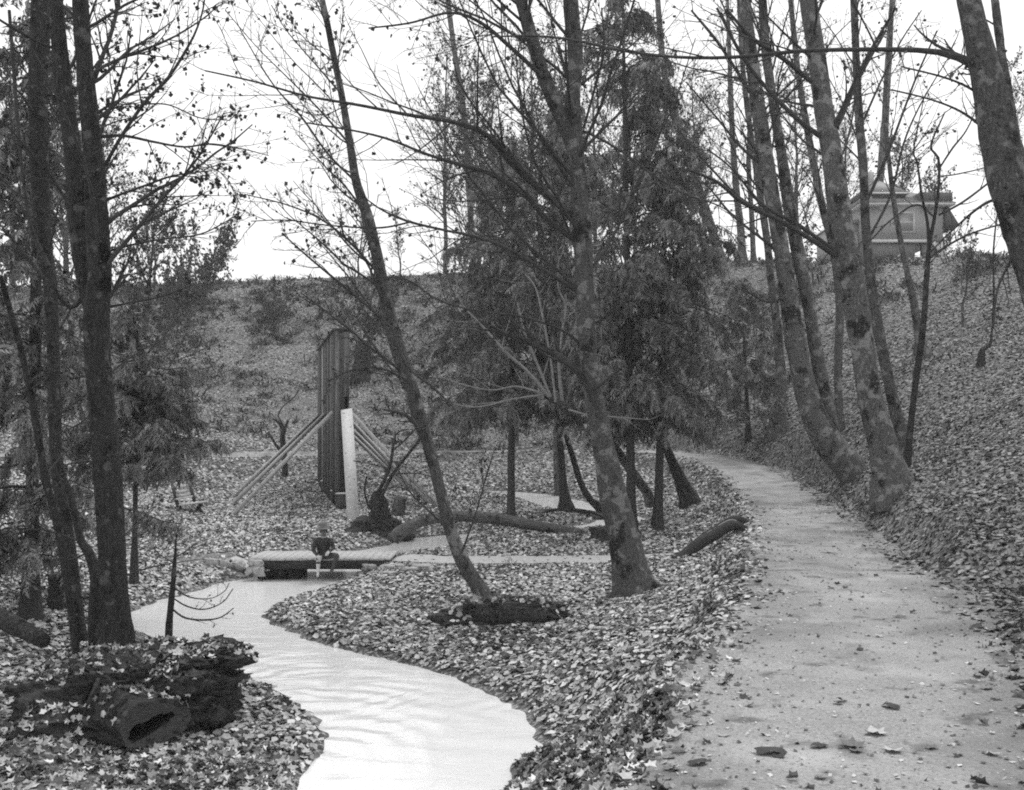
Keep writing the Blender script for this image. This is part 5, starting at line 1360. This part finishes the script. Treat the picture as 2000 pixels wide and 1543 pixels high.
# ------------------------------------------------------------------ house on the crest
def house():
    Yh = 79.0; k = Yh / F
    def X(px): return (px - 1000) * k
    def Z(py): return EYE - (py - HOR) * k
    zb = Z(512)
    root = empty('shingled_house', (X(1730), Yh + 3, zb), 'small shingled house with hipped roof on the crest at right', 'house')
    D = 7.0
    mb = MB(); mb.box(X(1684), X(1842), Yh, Yh + D, Z(470), Z(404)); mb.build('upper_wall', MT['siding'], root)
    mb = MB(); mb.box(X(1686), X(1788), Yh + .1, Yh + D - .1, zb, Z(471)); mb.build('lower_wall', MT['siding_low'], root)
    mb = MB(); mb.box(X(1642), X(1683.5), Yh + .8, Yh + D - .8, zb, Z(432)); mb.build('side_wing', MT['siding'], root)
    mb = MB(); mb.hexa([(X(1637), Yh + .5, Z(432)), (X(1683.5), Yh + .5, Z(432)), (X(1683.5), Yh + D, Z(432)), (X(1637), Yh + D, Z(432)), (X(1639), Yh + .7, Z(429)), (X(1683.5), Yh + .7, Z(424)), (X(1683.5), Yh + D - .2, Z(424)), (X(1639), Yh + D - .2, Z(429))]); mb.build('wing_roof', MT['shingle'], root)
    mb = MB(); mb.box(X(1803), X(1826), Yh + .15, Yh + .6, zb, Z(471)); mb.build('porch_pier', MT['siding_low'], root)
    mb = MB(); mb.box(X(1839), X(1843), Yh + .1, Yh + .25, zb, Z(471)); mb.build('porch_post', MT['trim'], root)
    mb = MB(); mb.bar((X(1824), Yh + .05, Z(473)), (X(1836), Yh + .05, Z(490)), .12, .25); mb.build('stair_rail', MT['trim'], root)
    mb = MB(); mb.box(X(1700), X(1812), Yh - .08, Yh - .003, Z(474), Z(468)); mb.build('belt_board', MT['trim'], root)
    mb = MB(); mb.box(X(1676), X(1860), Yh - .6, Yh + D + .5, Z(403), Z(399)); mb.build('eave_board', MT['trim'], root)
    # hip roof
    x0, x1, y0, y1, z0 = X(1674), X(1862), Yh - .65, Yh + D + .55, Z(398.5)
    rx0, rx1, yr, zr = X(1722), X(1775), Yh + D / 2, Z(346)
    V = [(x0, y0, z0), (x1, y0, z0), (x1, y1, z0), (x0, y1, z0), (rx0, yr, zr), (rx1, yr, zr)]
    rf = build('roof', np.array(V), np.array([(0, 1, 5, 4), (2, 3, 4, 5), (0, 3, 2, 1)]), np.array([(1, 2, 5), (3, 0, 4)]), MT['shingle'], root, smooth=False)
    # side skirt roof
    V = [(X(1848), Yh - .2, Z(402)), (X(1851), Yh + D, Z(402)), (X(1874), Yh + D, Z(442)), (X(1873), Yh - .2, Z(442)), (X(1846), Yh - .2, Z(442)), (X(1846), Yh + D, Z(442))]
    build('side_roof', np.array(V), np.array([(0, 3, 2, 1), (4, 5, 2, 3), (0, 1, 5, 4)]), np.array([(0, 4, 3), (1, 2, 5)]), MT['shingle_dark'], root, smooth=False)
    # dormer with its own hip
    mb = MB(); mb.box(X(1690), X(1772), Yh + .4, Yh + 3.4, Z(398), Z(376)); mb.build('dormer_wall', MT['shingle_dark'], root)
    V = [(X(1682), Yh, Z(376)), (X(1780), Yh, Z(376)), (X(1780), Yh + 4, Z(376)), (X(1682), Yh + 4, Z(376)), (X(1726), Yh + 1.8, Z(338)), (X(1734), Yh + 2.2, Z(338))]
    build('dormer_roof', np.array(V), np.array([(0, 1, 5, 4), (2, 3, 4, 5), (0, 3, 2, 1)]), np.array([(1, 2, 5), (3, 0, 4)]), MT['shingle'], root, smooth=False)
    mb = MB(); mb.box(X(1683), X(1779), Yh - .03, Yh + .06, Z(378.5), Z(375.5)); mb.build('dormer_fascia', MT['trim'], root)
    mb = MB(); mb.box(X(1792), X(1856), Yh - .4, Yh + 3.0, Z(397), Z(378)); mb.build('attic_bay', MT['shingle_dark'], root)
    mb = MB(); mb.box(X(1724), X(1734), Yh + 3, Yh + 3.6, Z(352), Z(316)); mb.build('chimney', MT['siding'], root)
    def window(name, a, b_, c, d_, parent, yf):
        mb = MB(); mb.box(X(a), X(b_), yf - .1, yf - .004, Z(d_), Z(c)); fr = mb.build(name, MT['trim'], parent)
        mb = MB(); t = 3.5; mb.box(X(a + t), X(b_ - t), yf - .103, yf - .101, Z(d_ - t), Z(c + t * .8)); p = mb.build('pane', MT['pane'], parent); p.parent = fr
        p.matrix_parent_inverse = Matrix.Identity(4)
        mb = MB(); mb.box(X(a + t), X(b_ - t), yf - .115, yf - .105, Z((c + d_) / 2 + .8), Z((c + d_) / 2 - .8)); p = mb.build('meeting_rail', MT['trim'], parent); p.parent = fr
    window('window', 1752, 1786, 414, 455, root, Yh)
    window('window', 1696, 1706, 382, 396, root, Yh + .4)
    window('window', 1652, 1674, 440, 468, root, Yh + .8)
house()

# ------------------------------------------------------------------ the seated person
def person():
    YP = YB - .02; k = YP / F
    def J(px, py, dy): return Vector(Wp(px, py, YP + dy))
    root_loc = J(630, 1090, 0)
    pts = {'pelvis': J(632, 1085, .12), 'waist': J(631, 1073, .10), 'chest': J(631, 1060, -.02), 'neck0': J(632, 1051, -.08), 'neck': J(632, 1046, -.12), 'head': J(632, 1039, -.17), 'crown': J(632, 1031, -.17),
           'shL': J(617, 1055, -.04), 'elL': J(611, 1074, -.12), 'wrL': J(620, 1085, -.36), 'shR': J(646, 1055, -.04), 'elR': J(652, 1070, -.08), 'wrR': J(643, 1077, -.30),
           'hipL': J(626, 1087, .05), 'knL': J(622, 1091, -.40), 'anL': J(621, 1119, -.44), 'toL': J(620, 1127, -.52), 'hipR': J(639, 1086, .05), 'knR': J(659, 1084, -.34), 'anR': J(649, 1112, -.30), 'toR': J(646, 1117, -.46)}
    ed = [('pelvis', 'waist'), ('waist', 'chest'), ('chest', 'neck0'), ('neck0', 'neck'), ('neck', 'head'), ('head', 'crown'), ('chest', 'shL'), ('shL', 'elL'), ('elL', 'wrL'), ('chest', 'shR'), ('shR', 'elR'), ('elR', 'wrR'),
          ('pelvis', 'hipL'), ('hipL', 'knL'), ('knL', 'anL'), ('anL', 'toL'), ('pelvis', 'hipR'), ('hipR', 'knR'), ('knR', 'anR'), ('anR', 'toR')]
    rad = {'pelvis': (.165, .13), 'waist': (.155, .12), 'chest': (.16, .12), 'neck0': (.075, .075), 'neck': (.055, .055), 'head': (.085, .10), 'crown': (.07, .085), 'shL': (.075, .075), 'elL': (.055, .055), 'wrL': (.035, .035),
           'shR': (.075, .075), 'elR': (.055, .055), 'wrR': (.035, .035), 'hipL': (.09, .09), 'knL': (.068, .068), 'anL': (.038, .038), 'toL': (.03, .04), 'hipR': (.09, .09), 'knR': (.072, .072), 'anR': (.05, .05), 'toR': (.04, .055)}
    # five fingers on each hand
    for s, side in (('L', 1), ('R', -1)):
        wr = pts['wr' + s]; el = pts['el' + s]
        d = (wr - el).normalized(); sd = d.cross(Vector((0, 0, 1))).normalized() * side; dn = Vector((0, 0, -1))
        pa = wr + d * .05 + dn * .01; pts['pa' + s] = pa; rad['pa' + s] = (.036, .026); ed.append(('wr' + s, 'pa' + s))
        for i, (o, l_) in enumerate(((-.033, .075), (-.011, .09), (.011, .085), (.033, .065))):
            a = pa + sd * o + d * .03; b_ = a + d * l_ * .55 + dn * .012; c = b_ + d * l_ * .3 + dn * l_ * .4
            for nm, p in zip('abc', (a, b_, c)): pts[f'f{s}{i}{nm}'] = p; rad[f'f{s}{i}{nm}'] = (.0095, .0095)
            ed += [('pa' + s, f'f{s}{i}a'), (f'f{s}{i}a', f'f{s}{i}b'), (f'f{s}{i}b', f'f{s}{i}c')]
        a = wr + d * .03 - sd * .03; b_ = a + d * .035 - sd * .025 + dn * .01
        pts[f't{s}a'] = a; pts[f't{s}b'] = b_; rad[f't{s}a'] = (.012, .012); rad[f't{s}b'] = (.010, .010); ed += [('wr' + s, f't{s}a'), (f't{s}a', f't{s}b')]
    names = list(pts); ix = {n: i for i, n in enumerate(names)}
    me = bpy.data.meshes.new('person_cage'); me.from_pydata([tuple(pts[n] - root_loc) for n in names], [(ix[a], ix[b_]) for a, b_ in ed], []); me.update()
    o = bpy.data.objects.new('person_cage', me); COL.objects.link(o); o.location = root_loc
    sk = o.modifiers.new('skin', 'SKIN'); su = o.modifiers.new('sub', 'SUBSURF'); su.levels = 1; su.render_levels = 1
    for n in names:
        v = me.skin_vertices[0].data[ix[n]]; v.radius = rad[n]; v.use_root = (n == 'pelvis')
    bpy.context.view_layer.update()
    dg = bpy.context.evaluated_depsgraph_get()
    bm_ = bpy.data.meshes.new_from_object(o.evaluated_get(dg)); bm_.name = 'person'
    bpy.data.objects.remove(o)
    body = bpy.data.objects.new('person', bm_); COL.objects.link(body); body.location = root_loc
    tag(body, 'person in dark jacket and hat sitting on the bridge, one bare leg in water', 'person')
    bm_.materials.clear()
    for m_ in ('cloth', 'cloth2', 'skin', 'shin'): bm_.materials.append(MT[m_])
    loc = {n: pts[n] - root_loc for n in names}
    for p in bm_.polygons:
        p.use_smooth = True
        c = p.center
        nm = min(names, key=lambda n: (loc[n] - c).length)
        mi = 0
        if nm in ('neck', 'head', 'crown') or False: mi = 2
        elif nm[:2] == 'pa' or nm[0] == 'f' or nm[:2] in ('tL', 'tR'): mi = 3
        elif nm in ('pelvis', 'hipL', 'hipR', 'knR', 'anR', 'toR', 'knL'): mi = 1
        if nm in ('anL', 'toL') or (nm == 'knL' and c.z < loc['knL'].z - .06): mi = 3
        if nm in ('toL',): mi = 3
        if nm in ('toR', 'anR') and c.z < loc['anR'].z: mi = 1
        p.material_index = mi
    # hat: brim and dented crown
    hc = pts['crown'] + Vector((0, .0, .03))
    k_ = 24; V = []; Q = []
    prof = [(.0, .125), (.07, .115), (.085, .10), (.095, .02), (.105, .0), (.165, -.012), (.17, -.02), (.10, -.012), (.09, -.01)]
    for r_, z in prof:
        for i in range(k_):
            t = i * 6.2832 / k_
            dz = -.25 * r_ * 0 + (-.03 * math.cos(t) ** 2 if r_ > .12 else 0)
            V.append((hc.x + r_ * math.cos(t), hc.y + r_ * 1.15 * math.sin(t) - .02, hc.z + z + dz + .18 * (r_ * math.sin(t)) ))
    for j in range(len(prof) - 1):
        for i in range(k_): Q.append((j * k_ + i, j * k_ + (i + 1) % k_, (j + 1) * k_ + (i + 1) % k_, (j + 1) * k_ + i))
    def child(nm, V, Q, m_, tris=None):
        ob = build(nm, np.array([tuple(v) for v in V]), np.array(Q) if Q else None, np.array(tris) if tris else None, m_, None, origin=tuple(root_loc))
        ob.parent = body; ob.location = (0, 0, 0); return ob
    child('hat', V, Q, MT['hat'])
    # face: nose, eyes, mouth, ears
    hd = pts['head']
    def bump_(nm, c, r_, m_):
        mb = bmesh.new(); bmesh.ops.create_icosphere(mb, subdivisions=2, radius=1.0)
        for v in mb.verts: v.co = Vector((c.x + v.co.x * r_[0], c.y + v.co.y * r_[1], c.z + v.co.z * r_[2])) - root_loc
        me_ = bpy.data.meshes.new(nm); mb.to_mesh(me_); mb.free(); me_.materials.append(m_)
        ob = bpy.data.objects.new(nm, me_); COL.objects.link(ob); ob.parent = body
    fy = hd.y - .095
    bump_('nose', Vector((hd.x, fy - .005, hd.z - .005)), (.014, .022, .022), MT['skin'])
    for s in (-1, 1):
        bump_('eye', Vector((hd.x + s * .033, fy + .008, hd.z + .022)), (.013, .01, .008), MT['hollow'])
        bump_('ear', Vector((hd.x + s * .088, hd.y + .01, hd.z)), (.012, .02, .03), MT['skin'])
    bump_('mouth', Vector((hd.x, fy + .004, hd.z - .042)), (.024, .008, .006), MT['cloth2'])
    bump_('hair', Vector((hd.x, hd.y + .03, hd.z + .03)), (.093, .085, .075), MT['cloth'])
    bump_('shirt_collar', Vector((pts['neck'].x, pts['neck'].y - .01, pts['neck'].z - .04)), (.065, .06, .03), MT['shirt'])
    # rolled trouser cuff
    bump_('rolled_cuff', pts['knL'] * .72 + pts['anL'] * .28, (.075, .075, .04), MT['cloth2'])
person()

# ------------------------------------------------------------------ thin autumn haze
hb = MB(); hb.box(-140, 140, -14, 158, -3.2, 45)
hz = hb.build('haze', None)
hm = bpy.data.materials.new('haze'); hm.use_nodes = True
hn = hm.node_tree; hn.nodes.remove(hn.nodes['Principled BSDF'])
pv = hn.nodes.new('ShaderNodeVolumePrincipled'); pv.inputs['Color'].default_value = (.95, .95, .95, 1); pv.inputs['Density'].default_value = .0008
hn.links.new(pv.outputs[0], hn.nodes['Material Output'].inputs['Volume'])
hz.data.materials.append(hm)
tag(hz, 'thin pale autumn haze filling the ravine', 'haze', kind='stuff')
